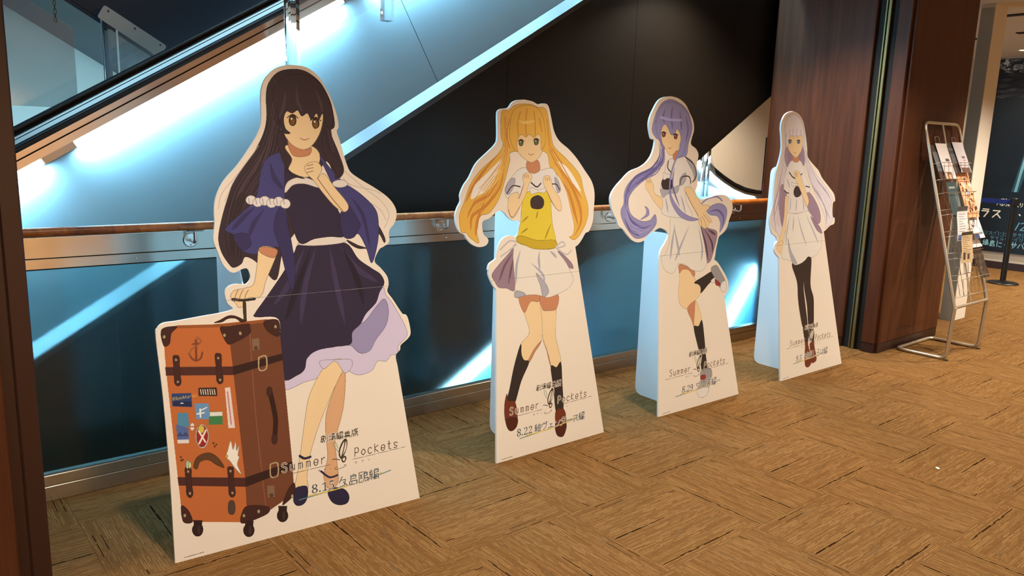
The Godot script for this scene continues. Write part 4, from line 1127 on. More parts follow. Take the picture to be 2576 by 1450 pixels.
	c.shape(Color8(41, 27, 31), [92, 94, 88, 81, 80, 75, 69, 78, 61, 89, 58, 103, 62, 116, 71, 122, 81, 119, 90, 109])
	c.shape(Color8(68, 48, 50), [84, 96, 82, 86, 80, 80, 77, 81, 75, 88, 74, 99, 75, 109, 78, 115, 81, 114, 83, 107])
	c.fill(Color8(45, 29, 31), [231, 90, 261, 81, 257, 46, 232, 53], false)
	c.shape(Color8(41, 27, 31), [262, 45, 258, 31, 249, 25, 237, 28, 228, 40, 225, 55, 229, 68, 239, 75, 250, 71, 259, 60])
	c.shape(Color8(68, 48, 50), [253, 47, 252, 37, 249, 30, 246, 31, 243, 39, 242, 50, 244, 61, 247, 67, 250, 66, 252, 59])
	c.fill(Color8(45, 29, 31), [349, 114, 381, 105, 377, 70, 351, 77], false)
	c.shape(Color8(41, 27, 31), [383, 68, 379, 54, 369, 48, 357, 51, 347, 63, 344, 78, 348, 92, 358, 99, 370, 95, 379, 84])
	c.shape(Color8(68, 48, 50), [373, 71, 372, 60, 369, 54, 365, 54, 363, 62, 362, 74, 363, 85, 366, 91, 370, 90, 372, 82])
	c.fill(Color8(132, 109, 91), [276, 734, 300, 734, 300, 694, 277, 694], false)
	c.shape(Color8(93, 68, 57), [294, 700, 293, 697, 290, 695, 287, 695, 284, 698, 283, 701, 284, 705, 287, 707, 291, 706, 293, 704])
	c.fill(Color8(132, 109, 91), [312, 198, 337, 195, 338, 151, 313, 154], false)
	c.shape(Color8(93, 68, 57), [332, 158, 330, 155, 327, 153, 324, 154, 321, 157, 320, 161, 321, 165, 324, 166, 328, 166, 331, 162])
	c.stroke(Color8(181, 170, 143), 5, [297, 667, 321, 668, 321, 625, 297, 624, 297, 667])
	c.stroke(Color8(181, 170, 143), 5, [325, 276, 350, 275, 350, 229, 326, 230, 325, 276])
	c.stroke(Color8(45, 25, 26), 17, [330, 547, 343, 476, 348, 426, 342, 367])
	c.shape(Color8(68, 38, 39), [339, 539, 337, 528, 332, 523, 326, 524, 321, 531, 320, 542, 322, 552, 327, 558, 333, 557, 338, 549])
	c.shape(Color8(68, 38, 39), [352, 363, 350, 353, 345, 347, 339, 348, 334, 356, 332, 367, 334, 377, 339, 383, 346, 382, 351, 374])
	c.fill(Color8(41, 72, 136), [17, 586, 76, 578, 77, 530, 17, 543], false)
	c.fill(Color8(25, 45, 91), [19, 560, 74, 550, 74, 533, 20, 545], false)
	c.fill(Color8(233, 242, 248), [39, 548, 46, 552, 53, 546], false)
	c.fill(Color8(54, 41, 39), [98, 592, 156, 584, 157, 554, 98, 564], false)
	c.stroke(Color8(227, 226, 222), 3, [105, 585, 107, 568])
	c.stroke(Color8(227, 226, 222), 3, [112, 584, 114, 567])
	c.stroke(Color8(227, 226, 222), 3, [119, 583, 121, 566])
	c.stroke(Color8(227, 226, 222), 3, [127, 582, 128, 564])
	c.stroke(Color8(227, 226, 222), 3, [134, 581, 136, 563])
	c.stroke(Color8(227, 226, 222), 3, [141, 579, 143, 562])
	c.stroke(Color8(227, 226, 222), 3, [148, 578, 150, 561])
	c.fill(Color8(103, 158, 222), [84, 541, 128, 534, 131, 479, 88, 486], false)
	c.stroke(Color8(237, 249, 255), 5, [91, 504, 113, 504])
	c.stroke(Color8(237, 249, 255), 5, [101, 519, 101, 491])
	c.stroke(Color8(237, 249, 255), 4, [105, 515, 122, 521])
	c.fill(Color8(62, 136, 91), [130, 505, 171, 498, 171, 453, 125, 460], false)
	c.fill(Color8(227, 242, 248), [131, 503, 171, 497, 171, 483, 130, 489], false)
	c.fill(Color8(80, 147, 196), [31, 519, 63, 513, 65, 465, 28, 472], false)
	c.fill(Color8(82, 113, 183), [25, 481, 62, 461, 62, 409, 27, 416], false)
	c.fill(Color8(227, 233, 248), [26, 428, 62, 422, 62, 409, 27, 415], false)
	c.fill(Color8(60, 79, 143), [25, 440, 35, 453, 44, 441, 53, 451, 62, 433], false)
	c.shape(Color8(235, 233, 240), [81, 462, 80, 455, 76, 451, 71, 451, 68, 457, 67, 465, 69, 472, 73, 476, 77, 475, 80, 470])
	c.stroke(Color8(185, 102, 65), 4, [68, 465, 81, 462])
	c.shape(Color8(239, 242, 248), [124, 420, 119, 397, 108, 384, 95, 387, 86, 404, 83, 429, 88, 452, 99, 465, 111, 462, 121, 445])
	c.shape(Color8(155, 45, 44), [121, 421, 116, 400, 107, 388, 96, 390, 88, 406, 86, 428, 90, 449, 99, 461, 110, 459, 118, 444])
	c.shape(Color8(220, 204, 91), [111, 448, 109, 440, 104, 436, 98, 437, 94, 443, 92, 451, 94, 459, 99, 463, 105, 461, 110, 456])
	c.stroke(Color8(239, 242, 248), 6, [93, 401, 116, 443])
	c.stroke(Color8(239, 242, 248), 5, [93, 445, 113, 402])
	c.fill(Color8(231, 226, 235), [182, 578, 199, 578, 210, 433, 188, 436], false)
	c.stroke(Color8(196, 136, 143), 4, [190, 563, 198, 448])
	c.shape(Color8(95, 66, 44), [72, 325, 85, 356, 121, 363, 151, 338, 169, 300, 144, 316, 120, 338, 93, 337, 83, 315])
	c.shape(Color8(245, 251, 255), [225, 263, 206, 288, 188, 320, 175, 336, 182, 355, 194, 390, 201, 358, 210, 384, 212, 352, 221, 368, 216, 334, 220, 326, 213, 300])
	c.shape(Color8(227, 170, 78), [182, 338, 181, 334, 179, 332, 176, 333, 174, 336, 173, 339, 174, 343, 176, 345, 179, 344, 181, 341])
	c.shape(Color8(175, 215, 209), [58, 335, 57, 327, 54, 322, 52, 323, 49, 328, 49, 337, 50, 346, 53, 350, 56, 350, 58, 344])
	c.shape(Color8(220, 226, 157), [65, 332, 64, 325, 61, 322, 59, 322, 57, 327, 57, 334, 58, 341, 60, 345, 62, 344, 64, 339])
	c.shape(Color8(80, 66, 65), [180, 172, 196, 171, 200, 142, 193, 123, 178, 134])
	c.shape(Color8(113, 68, 47), [140, 393, 140, 391, 139, 391, 137, 391, 136, 392, 136, 394, 136, 395, 137, 396, 139, 396, 140, 394])
	c.shape(Color8(113, 68, 47), [149, 386, 149, 385, 148, 384, 146, 384, 145, 385, 145, 387, 145, 389, 146, 389, 148, 389, 149, 388])
	c.shape(Color8(113, 68, 47), [144, 380, 144, 379, 142, 378, 141, 379, 140, 380, 139, 381, 140, 383, 141, 384, 143, 383, 144, 382])
	c.shape(Color8(113, 68, 47), [37, 367, 36, 365, 35, 364, 33, 365, 32, 366, 32, 368, 32, 369, 34, 370, 35, 369, 36, 368])
	c.shape(Color8(113, 68, 47), [42, 355, 41, 354, 40, 353, 39, 354, 38, 355, 37, 356, 38, 358, 39, 359, 41, 358, 42, 357])
	c.shape(Color8(113, 68, 47), [38, 354, 37, 353, 36, 352, 35, 353, 34, 354, 33, 355, 34, 357, 35, 358, 36, 357, 37, 356])
	c.stroke(Color8(124, 70, 44), 7, [98, 753, 96, 686])
	c.stroke(Color8(124, 70, 44), 6, [75, 710, 84, 692, 96, 684, 110, 690, 116, 709])
	c.stroke(Color8(124, 70, 44), 5, [86, 740, 108, 741])
	c.stroke(Color8(155, 97, 65), 5, [102, 762, 113, 744, 83, 723, 76, 704])
	title(c, 366, 236, 0.96, "8.15", 109, "久島鴎編", 217, 43.5)
	c.words("BlueMarlin", 18, 562, 11, "d8c060", 0, "Droid Sans", 0.95)
func print_yellow(c):
	c.shape(Color8(231, 192, 94), [95, 1564, 45, 1555, 11, 1533, -24, 1525, -24, 1431, -12, 1393, -45, 1350, -125, 1290, -174, 1231, -203, 1162, -224, 1109, -214, 1046, -189, 1040, -165, 1016, -124, 995, -136, 1045, -119, 1105, -73, 1117, -26, 1174, 7, 1262, 26, 1328, 38, 1367, 215, 1370, 249, 1307, 306, 1261, 350, 1201, 383, 1117, 408, 1043, 402, 1001, 382, 993, 416, 979, 460, 1016, 490, 1077, 488, 1132, 457, 1200, 427, 1272, 342, 1342, 268, 1393, 245, 1455, 222, 1533, 202, 1553, 169, 1553, 139, 1562])
	c.fill(Color8(206, 143, 70), [-32, 1361, -52, 1338, -81, 1308, -107, 1279, -125, 1256, -142, 1235, -156, 1215, -170, 1195, -184, 1175, -195, 1162, -190, 1178, -181, 1200, -168, 1223, -153, 1244, -136, 1265, -115, 1287, -86, 1314, -55, 1342])
	c.fill(Color8(206, 143, 70), [-12, 1377, -13, 1349, -17, 1309, -24, 1272, -35, 1241, -50, 1214, -69, 1190, -95, 1175, -122, 1165, -144, 1155, -161, 1136, -175, 1113, -187, 1097, -181, 1115, -169, 1141, -152, 1164, -128, 1178, -101, 1188, -79, 1201, -61, 1222, -45, 1246, -32, 1274, -23, 1310, -16, 1349])
	c.fill(Color8(206, 143, 70), [0, 1339, -1, 1309, -5, 1267, -15, 1227, -36, 1194, -62, 1165, -89, 1141, -115, 1124, -139, 1113, -154, 1102, -161, 1085, -163, 1063, -166, 1047, -169, 1063, -171, 1086, -165, 1109, -146, 1125, -122, 1137, -98, 1153, -72, 1175, -45, 1201, -23, 1231, -11, 1268, -4, 1310])
	c.fill(Color8(206, 143, 70), [-95, 1176, -103, 1153, -115, 1121, -125, 1092, -130, 1066, -135, 1041, -142, 1024, -145, 1042, -144, 1068, -139, 1096, -125, 1126, -108, 1155])
	c.fill(Color8(206, 143, 70), [253, 1387, 274, 1368, 304, 1340, 333, 1312, 358, 1285, 383, 1256, 404, 1230, 424, 1205, 441, 1181, 451, 1163, 435, 1177, 415, 1197, 393, 1221, 371, 1247, 348, 1276, 324, 1304, 298, 1335, 271, 1365])
	c.fill(Color8(206, 143, 70), [263, 1330, 287, 1314, 319, 1291, 350, 1264, 378, 1235, 404, 1202, 425, 1168, 442, 1134, 453, 1099, 456, 1065, 445, 1035, 426, 1010, 411, 994, 421, 1013, 436, 1039, 444, 1066, 439, 1096, 428, 1128, 412, 1161, 393, 1194, 369, 1228, 344, 1258, 315, 1286, 285, 1312])
	c.fill(Color8(206, 143, 70), [306, 1261, 325, 1244, 350, 1220, 373, 1193, 389, 1165, 402, 1135, 413, 1108, 422, 1083, 430, 1059, 433, 1042, 424, 1056, 412, 1078, 399, 1102, 388, 1129, 376, 1159, 363, 1187, 344, 1215, 322, 1241])
	c.fill(Color8(239, 213, 130), [-9, 1393, -11, 1357, -17, 1305, -30, 1259, -55, 1229, -86, 1208, -109, 1198, -90, 1214, -62, 1236, -39, 1264, -25, 1307, -16, 1357])
	c.fill(Color8(239, 213, 130), [261, 1370, 292, 1343, 335, 1304, 375, 1265, 410, 1228, 440, 1191, 459, 1163, 435, 1186, 402, 1221, 368, 1257, 329, 1298, 289, 1340])
	c.fill(Color8(247, 251, 255), [-98, 1274, -31, 1328, -17, 1339, -36, 1284, -76, 1219, -136, 1187, -169, 1177, -151, 1231])
	c.fill(Color8(247, 251, 255), [287, 1330, 344, 1307, 395, 1260, 440, 1200, 414, 1212, 346, 1272])
	c.stroke(Color8(206, 143, 70), 2.2, [-9, 1504, -4, 1382, -39, 1304, -127, 1218])
	c.stroke(Color8(206, 143, 70), 2.2, [3, 1381, -40, 1300, -120, 1213, -184, 1117])
	c.stroke(Color8(206, 143, 70), 2.2, [-3, 1506, 3, 1380, -34, 1296, -111, 1206])
	c.stroke(Color8(206, 143, 70), 2.2, [-1, 1508, 4, 1382, -28, 1291, -102, 1198, -167, 1107])
	c.stroke(Color8(206, 143, 70), 2.2, [7, 1383, -20, 1288, -89, 1197, -159, 1100])
	c.stroke(Color8(206, 143, 70), 2.2, [4, 1507, 11, 1375, -13, 1282, -81, 1190])
	c.stroke(Color8(206, 143, 70), 2.2, [14, 1379, -9, 1279, -74, 1185])
	c.stroke(Color8(206, 143, 70), 2.2, [8, 1511, 14, 1379, -6, 1275, -67, 1180, -136, 1083])
	c.stroke(Color8(239, 213, 130), 2.2, [-2, 1383, -27, 1302, -113, 1215])
	c.stroke(Color8(239, 213, 130), 2.2, [5, 1383, -23, 1298, -102, 1205])
	c.stroke(Color8(239, 213, 130), 2.2, [3, 1510, 9, 1382, -19, 1289, -99, 1200])
	c.stroke(Color8(239, 213, 130), 2.2, [5, 1511, 16, 1379, -14, 1281, -87, 1186])
	c.stroke(Color8(239, 213, 130), 2.2, [10, 1514, 20, 1378, -11, 1272, -78, 1178])
	c.stroke(Color8(206, 143, 70), 2.2, [258, 1388, 325, 1308, 413, 1197, 459, 1101])
	c.stroke(Color8(206, 143, 70), 2.2, [254, 1385, 323, 1307, 405, 1201, 449, 1098])
	c.stroke(Color8(206, 143, 70), 2.2, [223, 1506, 253, 1383, 311, 1304, 401, 1196, 442, 1091])
	c.stroke(Color8(206, 143, 70), 2.2, [247, 1381, 314, 1302, 395, 1194])
	c.stroke(Color8(206, 143, 70), 2.2, [224, 1506, 248, 1380, 306, 1296, 391, 1195, 432, 1079])
	c.stroke(Color8(206, 143, 70), 2.2, [221, 1502, 244, 1376, 301, 1298, 382, 1191, 422, 1076])
	c.stroke(Color8(206, 143, 70), 2.2, [236, 1378, 300, 1300, 376, 1190])
	c.shape(Color8(241, 222, 185), [100, 753, 214, 743, 233, 663, 241, 540, 200, 481, 169, 440, 128, 472, 117, 531, 164, 576, 138, 655])
	c.shape(Color8(241, 222, 185), [223, 741, 326, 734, 321, 660, 323, 542, 346, 472, 363, 409, 331, 388, 301, 399, 281, 462, 248, 532, 236, 631])
	c.shape(Color8(202, 145, 115), [100, 753, 214, 743, 212, 713, 165, 718, 131, 672])
	c.shape(Color8(202, 145, 115), [223, 741, 326, 734, 321, 669, 274, 665, 237, 676])
	c.shape(Color8(202, 145, 115), [239, 530, 200, 481, 168, 439, 161, 445, 199, 500])
	c.shape(Color8(202, 145, 115), [249, 532, 281, 462, 302, 399, 291, 421, 268, 490])
	c.shape(Color8(47, 43, 44), [117, 531, 123, 486, 138, 455, 169, 440, 128, 362, 96, 267, 72, 262, 49, 283, 62, 335, 85, 440])
	c.shape(Color8(47, 43, 44), [301, 399, 336, 390, 363, 409, 376, 313, 392, 173, 369, 170, 343, 179, 324, 288])
	c.shape(Color8(115, 54, 34), [47, 316, 56, 282, 96, 267, 113, 189, 109, 150, 81, 135, 56, 155, 39, 210, 36, 269])
	c.shape(Color8(115, 54, 34), [345, 178, 398, 171, 415, 91, 403, 45, 377, 42, 353, 63, 344, 113])
	c.shape(Color8(78, 34, 23), [51, 201, 111, 189, 109, 150, 81, 135, 56, 155])
	c.shape(Color8(78, 34, 23), [346, 113, 414, 99, 403, 45, 377, 42, 353, 63])
	c.shape(Color8(233, 238, 248), [91, 1301, 181, 1290, 265, 1298, 308, 1231, 314, 1199, 271, 1191, 74, 1189, 24, 1173, 5, 1207, 28, 1251])
	c.shape(Color8(175, 183, 209), [28, 1251, 57, 1256, 48, 1217, 23, 1190, 7, 1210])
	c.shape(Color8(175, 183, 209), [279, 1261, 308, 1231, 314, 1199, 294, 1202])
	c.stroke(Color8(62, 52, 57), 5, [16, 1195, 44, 1226, 86, 1222])
	c.stroke(Color8(62, 52, 57), 5, [265, 1232, 292, 1229, 311, 1205])
	c.shape(Color8(155, 134, 162), [69, 972, 40, 945, -16, 897, -52, 857, -35, 824, -12, 798, 29, 791, 72, 778, 77, 854])
	c.shape(Color8(155, 134, 162), [315, 933, 358, 909, 402, 872, 413, 846, 369, 862, 326, 896])
	c.fill(Color8(115, 93, 117), [62, 949, 50, 932, 34, 908, 19, 886, 8, 862, -3, 838, -14, 822, -11, 841, -3, 867, 9, 892, 26, 914, 47, 935])
	c.fill(Color8(115, 93, 117), [69, 943, 67, 925, 62, 899, 57, 873, 52, 848, 45, 823, 38, 806, 37, 824, 40, 850, 45, 876, 53, 901, 62, 926])
	c.shape(Color8(235, 238, 240), [75, 989, 299, 949, 317, 927, 368, 877, 414, 809, 417, 790, 393, 759, 338, 739, 271, 726, 229, 737, 188, 747, 132, 749, 77, 746, 75, 805])
	c.fill(Color8(175, 183, 209), [98, 953, 96, 935, 90, 909, 86, 883, 85, 855, 83, 824, 78, 802, 75, 824, 73, 855, 74, 885, 81, 912, 91, 936])
	c.fill(Color8(175, 183, 209), [205, 940, 208, 929, 209, 914, 211, 899, 213, 884, 215, 868, 213, 856, 207, 866, 202, 882, 199, 898, 200, 914, 203, 930])
	c.fill(Color8(175, 183, 209), [161, 890, 182, 878, 209, 860, 231, 842, 242, 825, 245, 810, 243, 799, 238, 807, 232, 820, 223, 834, 203, 853, 179, 874])
	c.fill(Color8(175, 183, 209), [268, 936, 284, 931, 302, 919, 310, 903, 295, 909, 278, 924])
	c.shape(Color8(175, 183, 209), [80, 774, 124, 763, 132, 749, 77, 746])
	c.shape(Color8(175, 183, 209), [192, 844, 252, 789, 270, 749, 238, 733, 219, 785])
	c.shape(Color8(229, 215, 76), [118, 1191, 148, 1202, 247, 1198, 265, 1121, 278, 1049, 295, 1001, 299, 949, 189, 950, 128, 969, 75, 994, 94, 1069, 98, 1143])
	c.shape(Color8(202, 181, 57), [75, 994, 96, 1014, 188, 989, 294, 983, 299, 949, 189, 950, 128, 969])
	c.fill(Color8(175, 152, 47), [101, 1068, 109, 1080, 124, 1092, 137, 1096, 128, 1085, 113, 1075])
	c.fill(Color8(175, 152, 47), [189, 1117, 190, 1106, 187, 1091, 179, 1083, 180, 1094, 184, 1108])
	c.fill(Color8(175, 152, 47), [270, 1061, 266, 1050, 259, 1033, 253, 1019, 247, 1006, 241, 996, 234, 989, 236, 998, 240, 1010, 245, 1022, 253, 1036, 263, 1051])
	c.fill(Color8(175, 152, 47), [96, 1023, 107, 1032, 124, 1042, 139, 1044, 128, 1035, 110, 1027])
	c.shape(Color8(64, 54, 60), [149, 1170, 186, 1184, 216, 1169, 222, 1145, 208, 1127, 174, 1126, 150, 1136])
	c.shape(Color8(233, 238, 248), [143, 1219, 185, 1207, 227, 1215, 224, 1195, 185, 1197, 148, 1190])
	c.stroke(Color8(62, 52, 57), 6, [146, 1239, 178, 1220, 200, 1235])
	c.stroke(Color8(196, 202, 217), 7, [75, 989, 38, 994, 10, 976, -11, 960])
	c.stroke(Color8(196, 202, 217), 7, [75, 977, 32, 951, -7, 931])
	c.stroke(Color8(196, 202, 217), 7, [301, 952, 338, 974, 356, 955, 311, 948])
	c.stroke(Color8(196, 202, 217), 7, [308, 946, 366, 914, 398, 931])
	c.shape(Color8(202, 145, 115), [121, 1329, 179, 1332, 192, 1293, 159, 1278, 121, 1293])
	c.shape(Color8(241, 222, 185), [29, 1184, 74, 1199, 81, 1172, 105, 1233, 97, 1256, 107, 1276, 137, 1281, 149, 1261, 135, 1233, 118, 1188, 91, 1143, 63, 1097, 41, 1095, 24, 1128])
	c.shape(Color8(241, 222, 185), [217, 1264, 247, 1267, 260, 1246, 273, 1214, 311, 1172, 327, 1125, 315, 1112, 286, 1132, 260, 1162, 235, 1203, 213, 1238])
	c.stroke(Color8(124, 95, 78), 2, [104, 1274, 107, 1259])
	c.stroke(Color8(124, 95, 78), 2, [115, 1274, 118, 1259])
	c.stroke(Color8(124, 95, 78), 2, [126, 1274, 129, 1259])
	c.stroke(Color8(124, 95, 78), 2, [224, 1261, 227, 1247])
	c.stroke(Color8(124, 95, 78), 2, [236, 1261, 238, 1247])
	c.stroke(Color8(124, 95, 78), 2, [247, 1261, 249, 1247])
	c.stroke(Color8(124, 95, 78), 2, [81, 1172, 105, 1233])
	c.stroke(Color8(124, 95, 78), 2, [26, 1128, 49, 1094, 91, 1143])
	c.stroke(Color8(124, 95, 78), 2, [235, 1203, 286, 1132, 315, 1112])
	c.shape(Color8(241, 222, 185), [57, 1439, 63, 1378, 82, 1354, 112, 1335, 146, 1324, 179, 1341, 200, 1369, 206, 1437, 136, 1457])
	c.shape(Color8(231, 192, 94), [32, 1525, 74, 1553, 139, 1559, 184, 1537, 210, 1482, 217, 1409, 196, 1378, 191, 1431, 174, 1442, 152, 1427, 129, 1441, 108, 1429, 86, 1439, 68, 1425, 60, 1395, 67, 1367, 41, 1384, 21, 1438])
	c.stroke(Color8(206, 143, 70), 5, [75, 1532, 62, 1482, 68, 1433])
	c.stroke(Color8(206, 143, 70), 5, [110, 1544, 105, 1489, 111, 1435])
	c.stroke(Color8(206, 143, 70), 5, [147, 1535, 157, 1486, 158, 1436])
	c.stroke(Color8(206, 143, 70), 5, [178, 1509, 196, 1454])
	c.stroke(Color8(206, 143, 70), 5, [19, 1502, 7, 1437, 23, 1383])
	c.fill(Color8(239, 213, 130), [62, 1493, 74, 1494, 90, 1494, 105, 1495, 123, 1497, 142, 1498, 157, 1496, 144, 1490, 125, 1484, 106, 1482, 88, 1484, 73, 1489])
	c.shape(Color8(62, 50, 39), [95, 1405, 93, 1397, 88, 1392, 80, 1392, 74, 1397, 72, 1405, 74, 1413, 79, 1418, 87, 1418, 93, 1413])
	c.shape(Color8(95, 127, 78), [92, 1402, 91, 1396, 87, 1393, 81, 1393, 77, 1396, 75, 1402, 76, 1408, 81, 1412, 86, 1412, 90, 1408])
	c.shape(Color8(247, 255, 255), [83, 1409, 82, 1407, 81, 1406, 79, 1406, 77, 1407, 76, 1408, 77, 1410, 79, 1411, 81, 1411, 82, 1410])
	c.stroke(Color8(62, 50, 39), 3, [66, 1411, 83, 1419, 100, 1411])
	c.shape(Color8(62, 50, 39), [179, 1411, 177, 1403, 171, 1398, 163, 1397, 157, 1402, 154, 1410, 156, 1419, 162, 1424, 170, 1424, 176, 1419])
	c.shape(Color8(95, 127, 78), [176, 1408, 174, 1402, 170, 1398, 164, 1398, 160, 1402, 158, 1408, 159, 1414, 163, 1417, 169, 1418, 174, 1414])
	c.shape(Color8(247, 255, 255), [166, 1414, 165, 1413, 164, 1412, 162, 1411, 160, 1412, 159, 1414, 160, 1416, 161, 1417, 163, 1417, 165, 1416])
	c.stroke(Color8(62, 50, 39), 3, [149, 1417, 166, 1425, 184, 1417])
	c.stroke(Color8(155, 91, 78), 2.2, [126, 1360, 141, 1355, 155, 1361])
	title(c, 68, 212, 1.0, "8.22", 42, "紬ヴェンダース編", 150, 39.6)
func print_lavender(c):
	c.shape(Color8(150, 154, 219), [-53, 1631, -120, 1616, -158, 1576, -178, 1531, -187, 1481, -159, 1448, -129, 1432, -106, 1388, -112, 1354, -158, 1302, -255, 1274, -321, 1236, -352, 1192, -353, 1136, -370, 1103, -359, 1064, -319, 1012, -262, 966, -203, 966, -150, 992, -113, 1031, -126, 1076, -164, 1048, -227, 1048, -300, 1084, -322, 1147, -297, 1191, -235, 1235, -147, 1280, -84, 1331, -83, 1411, 21, 1424, -3, 1320, 31, 1332, 81, 1367, 89, 1426, 109, 1490, 94, 1541, 47, 1597])
	c.fill(Color8(107, 104, 175), [-136, 1427, -128, 1411, -119, 1388, -117, 1364, -127, 1340, -145, 1317, -171, 1296, -207, 1280, -249, 1266, -282, 1251, -303, 1230, -319, 1207, -331, 1184, -337, 1161, -338, 1137, -339, 1119, -342, 1136, -344, 1161, -341, 1187, -330, 1213, -313, 1239, -289, 1262, -253, 1279, -212, 1292, -177, 1306, -153, 1325, -135, 1345, -124, 1365, -123, 1387, -130, 1410])
	c.fill(Color8(107, 104, 175), [-331, 1108, -320, 1093, -306, 1073, -289, 1055, -266, 1041, -239, 1028, -215, 1021, -191, 1021, -167, 1025, -149, 1027, -165, 1019, -189, 1010, -216, 1008, -244, 1016, -272, 1030, -296, 1047, -312, 1068, -324, 1091])
	c.fill(Color8(107, 104, 175), [-343, 1063, -329, 1049, -311, 1029, -293, 1011, -270, 998, -245, 985, -229, 973, -249, 977, -276, 987, -301, 1001, -319, 1022, -334, 1046])
	c.fill(Color8(107, 104, 175), [-99, 1399, -94, 1383, -90, 1359, -96, 1333, -119, 1309, -151, 1287, -185, 1267, -222, 1247, -262, 1229, -291, 1219, -265, 1235, -228, 1257, -191, 1278, -158, 1299, -127, 1319, -105, 1339, -97, 1360, -98, 1383])
	c.stroke(Color8(107, 104, 175), 2.4, [-166, 1528, -118, 1399, -154, 1302, -286, 1255, -341, 1184, -340, 1115])
	c.stroke(Color8(107, 104, 175), 2.4, [-154, 1527, -108, 1396, -139, 1300, -277, 1252, -338, 1189, -339, 1118])
	c.stroke(Color8(107, 104, 175), 2.4, [-109, 1392, -141, 1299, -269, 1246, -334, 1183])
	c.stroke(Color8(107, 104, 175), 2.4, [-103, 1395, -137, 1292, -261, 1243, -326, 1187])
	c.stroke(Color8(107, 104, 175), 2.4, [-152, 1528, -90, 1391, -126, 1285, -252, 1241, -323, 1187, -329, 1127])
	c.stroke(Color8(107, 104, 175), 2.4, [-147, 1527, -92, 1388, -123, 1284, -247, 1236, -314, 1186, -328, 1126])
	c.stroke(Color8(177, 186, 255), 2.2, [-339, 1100, -288, 1035, -206, 1017, -149, 1031])
	c.stroke(Color8(177, 186, 255), 2.2, [-279, 1024, -206, 1004])
	c.stroke(Color8(177, 186, 255), 2.2, [-283, 1012, -220, 992])
	c.stroke(Color8(177, 186, 255), 2.2, [-330, 1075, -284, 1000, -224, 989, -157, 1008])
	c.shape(Color8(150, 154, 219), [-204, 1118, -177, 1103, -172, 1074, -211, 1058, -228, 1056, -196, 1075, -191, 1098])
	c.shape(Color8(150, 154, 219), [274, 1083, 329, 1113, 399, 1114, 444, 1085, 445, 1034, 425, 990, 398, 963, 397, 1010, 367, 1049, 307, 1058])
	c.fill(Color8(107, 104, 175), [285, 1071, 306, 1077, 336, 1085, 364, 1086, 389, 1078, 411, 1063, 425, 1044, 428, 1021, 423, 999, 416, 984, 417, 1000, 418, 1021, 415, 1039, 402, 1054, 384, 1068, 363, 1077, 336, 1078, 307, 1074])
	c.stroke(Color8(150, 154, 219), 9, [222, 1116, 276, 1145, 354, 1153, 397, 1130])
	c.shape(Color8(241, 222, 185), [86, 811, 206, 768, 213, 736, 242, 695, 277, 660, 260, 623, 214, 596, 174, 567, 129, 583, 102, 614, 91, 678, 94, 740])
	c.shape(Color8(202, 145, 115), [174, 569, 238, 603, 239, 548, 240, 497, 242, 454, 217, 499])
	c.shape(Color8(241, 222, 185), [238, 603, 272, 558, 303, 489, 279, 459, 242, 454, 238, 536])
	c.shape(Color8(202, 145, 115), [86, 811, 206, 768, 208, 736, 165, 774, 113, 782, 91, 765])
	c.shape(Color8(47, 43, 44), [216, 704, 287, 730, 362, 752, 381, 715, 332, 681, 279, 641, 274, 670, 252, 691])
	c.shape(Color8(155, 161, 172), [347, 763, 365, 781, 396, 782, 430, 750, 485, 687, 497, 639, 472, 627, 443, 651, 408, 687, 384, 715])
	c.shape(Color8(233, 240, 248), [454, 683, 485, 687, 497, 639, 472, 627, 443, 651])
	c.shape(Color8(233, 240, 248), [355, 701, 384, 715, 396, 694, 372, 687])
	c.shape(Color8(155, 59, 63), [390, 705, 428, 688, 441, 668, 404, 673])
	c.shape(Color8(47, 43, 44), [240, 455, 279, 459, 305, 488, 335, 393, 362, 283, 382, 202, 339, 199, 301, 312])
	c.shape(Color8(161, 165, 177), [331, 203, 411, 202, 432, 156, 410, 126, 411, 71, 388, 44, 342, 46, 312, 85, 331, 139])
	c.shape(Color8(233, 240, 248), [313, 95, 405, 92, 398, 49, 358, 42, 325, 56])
	c.shape(Color8(155, 59, 63), [334, 173, 373, 169, 371, 146, 337, 151])
	c.shape(Color8(155, 136, 164), [214, 1018, 295, 990, 369, 970, 377, 929, 360, 866, 337, 810, 297, 813, 253, 936])
	c.fill(Color8(87, 66, 86), [236, 998, 252, 975, 274, 940, 293, 905, 305, 873, 314, 841, 316, 818, 306, 839, 294, 869, 282, 901, 266, 935, 248, 972])
	c.fill(Color8(87, 66, 86), [266, 985, 288, 968, 317, 942, 341, 916, 352, 890, 354, 865, 352, 848, 346, 864, 340, 886, 330, 910, 310, 936, 285, 964])
	c.fill(Color8(87, 66, 86), [296, 980, 319, 976, 348, 965, 365, 949, 343, 954, 315, 968])
	c.shape(Color8(235, 240, 243), [-4, 1068, 98, 1047, 202, 1037, 231, 999, 276, 903, 307, 813, 310, 804, 287, 768, 244, 761, 184, 776, 134, 805, 77, 815, 57, 786, 31, 767, -21, 786, -51, 825, -59, 861, -29, 873, -5, 943])
	c.fill(Color8(175, 183, 209), [28, 1020, 27, 996, 25, 962, 23, 929, 20, 896, 16, 863, 10, 840, 7, 863, 7, 897, 9, 931, 15, 964, 22, 997])
	c.fill(Color8(175, 183, 209), [139, 1009, 125, 976, 104, 931, 85, 892, 71, 865, 59, 844, 47, 831, 51, 848, 59, 871, 73, 899, 94, 936, 120, 979])
	c.fill(Color8(175, 183, 209), [19, 1020, 32, 993, 50, 953, 65, 919, 75, 892, 81, 870, 82, 853, 73, 867, 62, 888, 52, 914, 40, 950, 27, 991])
	c.fill(Color8(175, 183, 209), [216, 999, 232, 969, 252, 926, 267, 887, 269, 856, 265, 832, 257, 816, 256, 833, 256, 856, 254, 884, 243, 923, 227, 967])
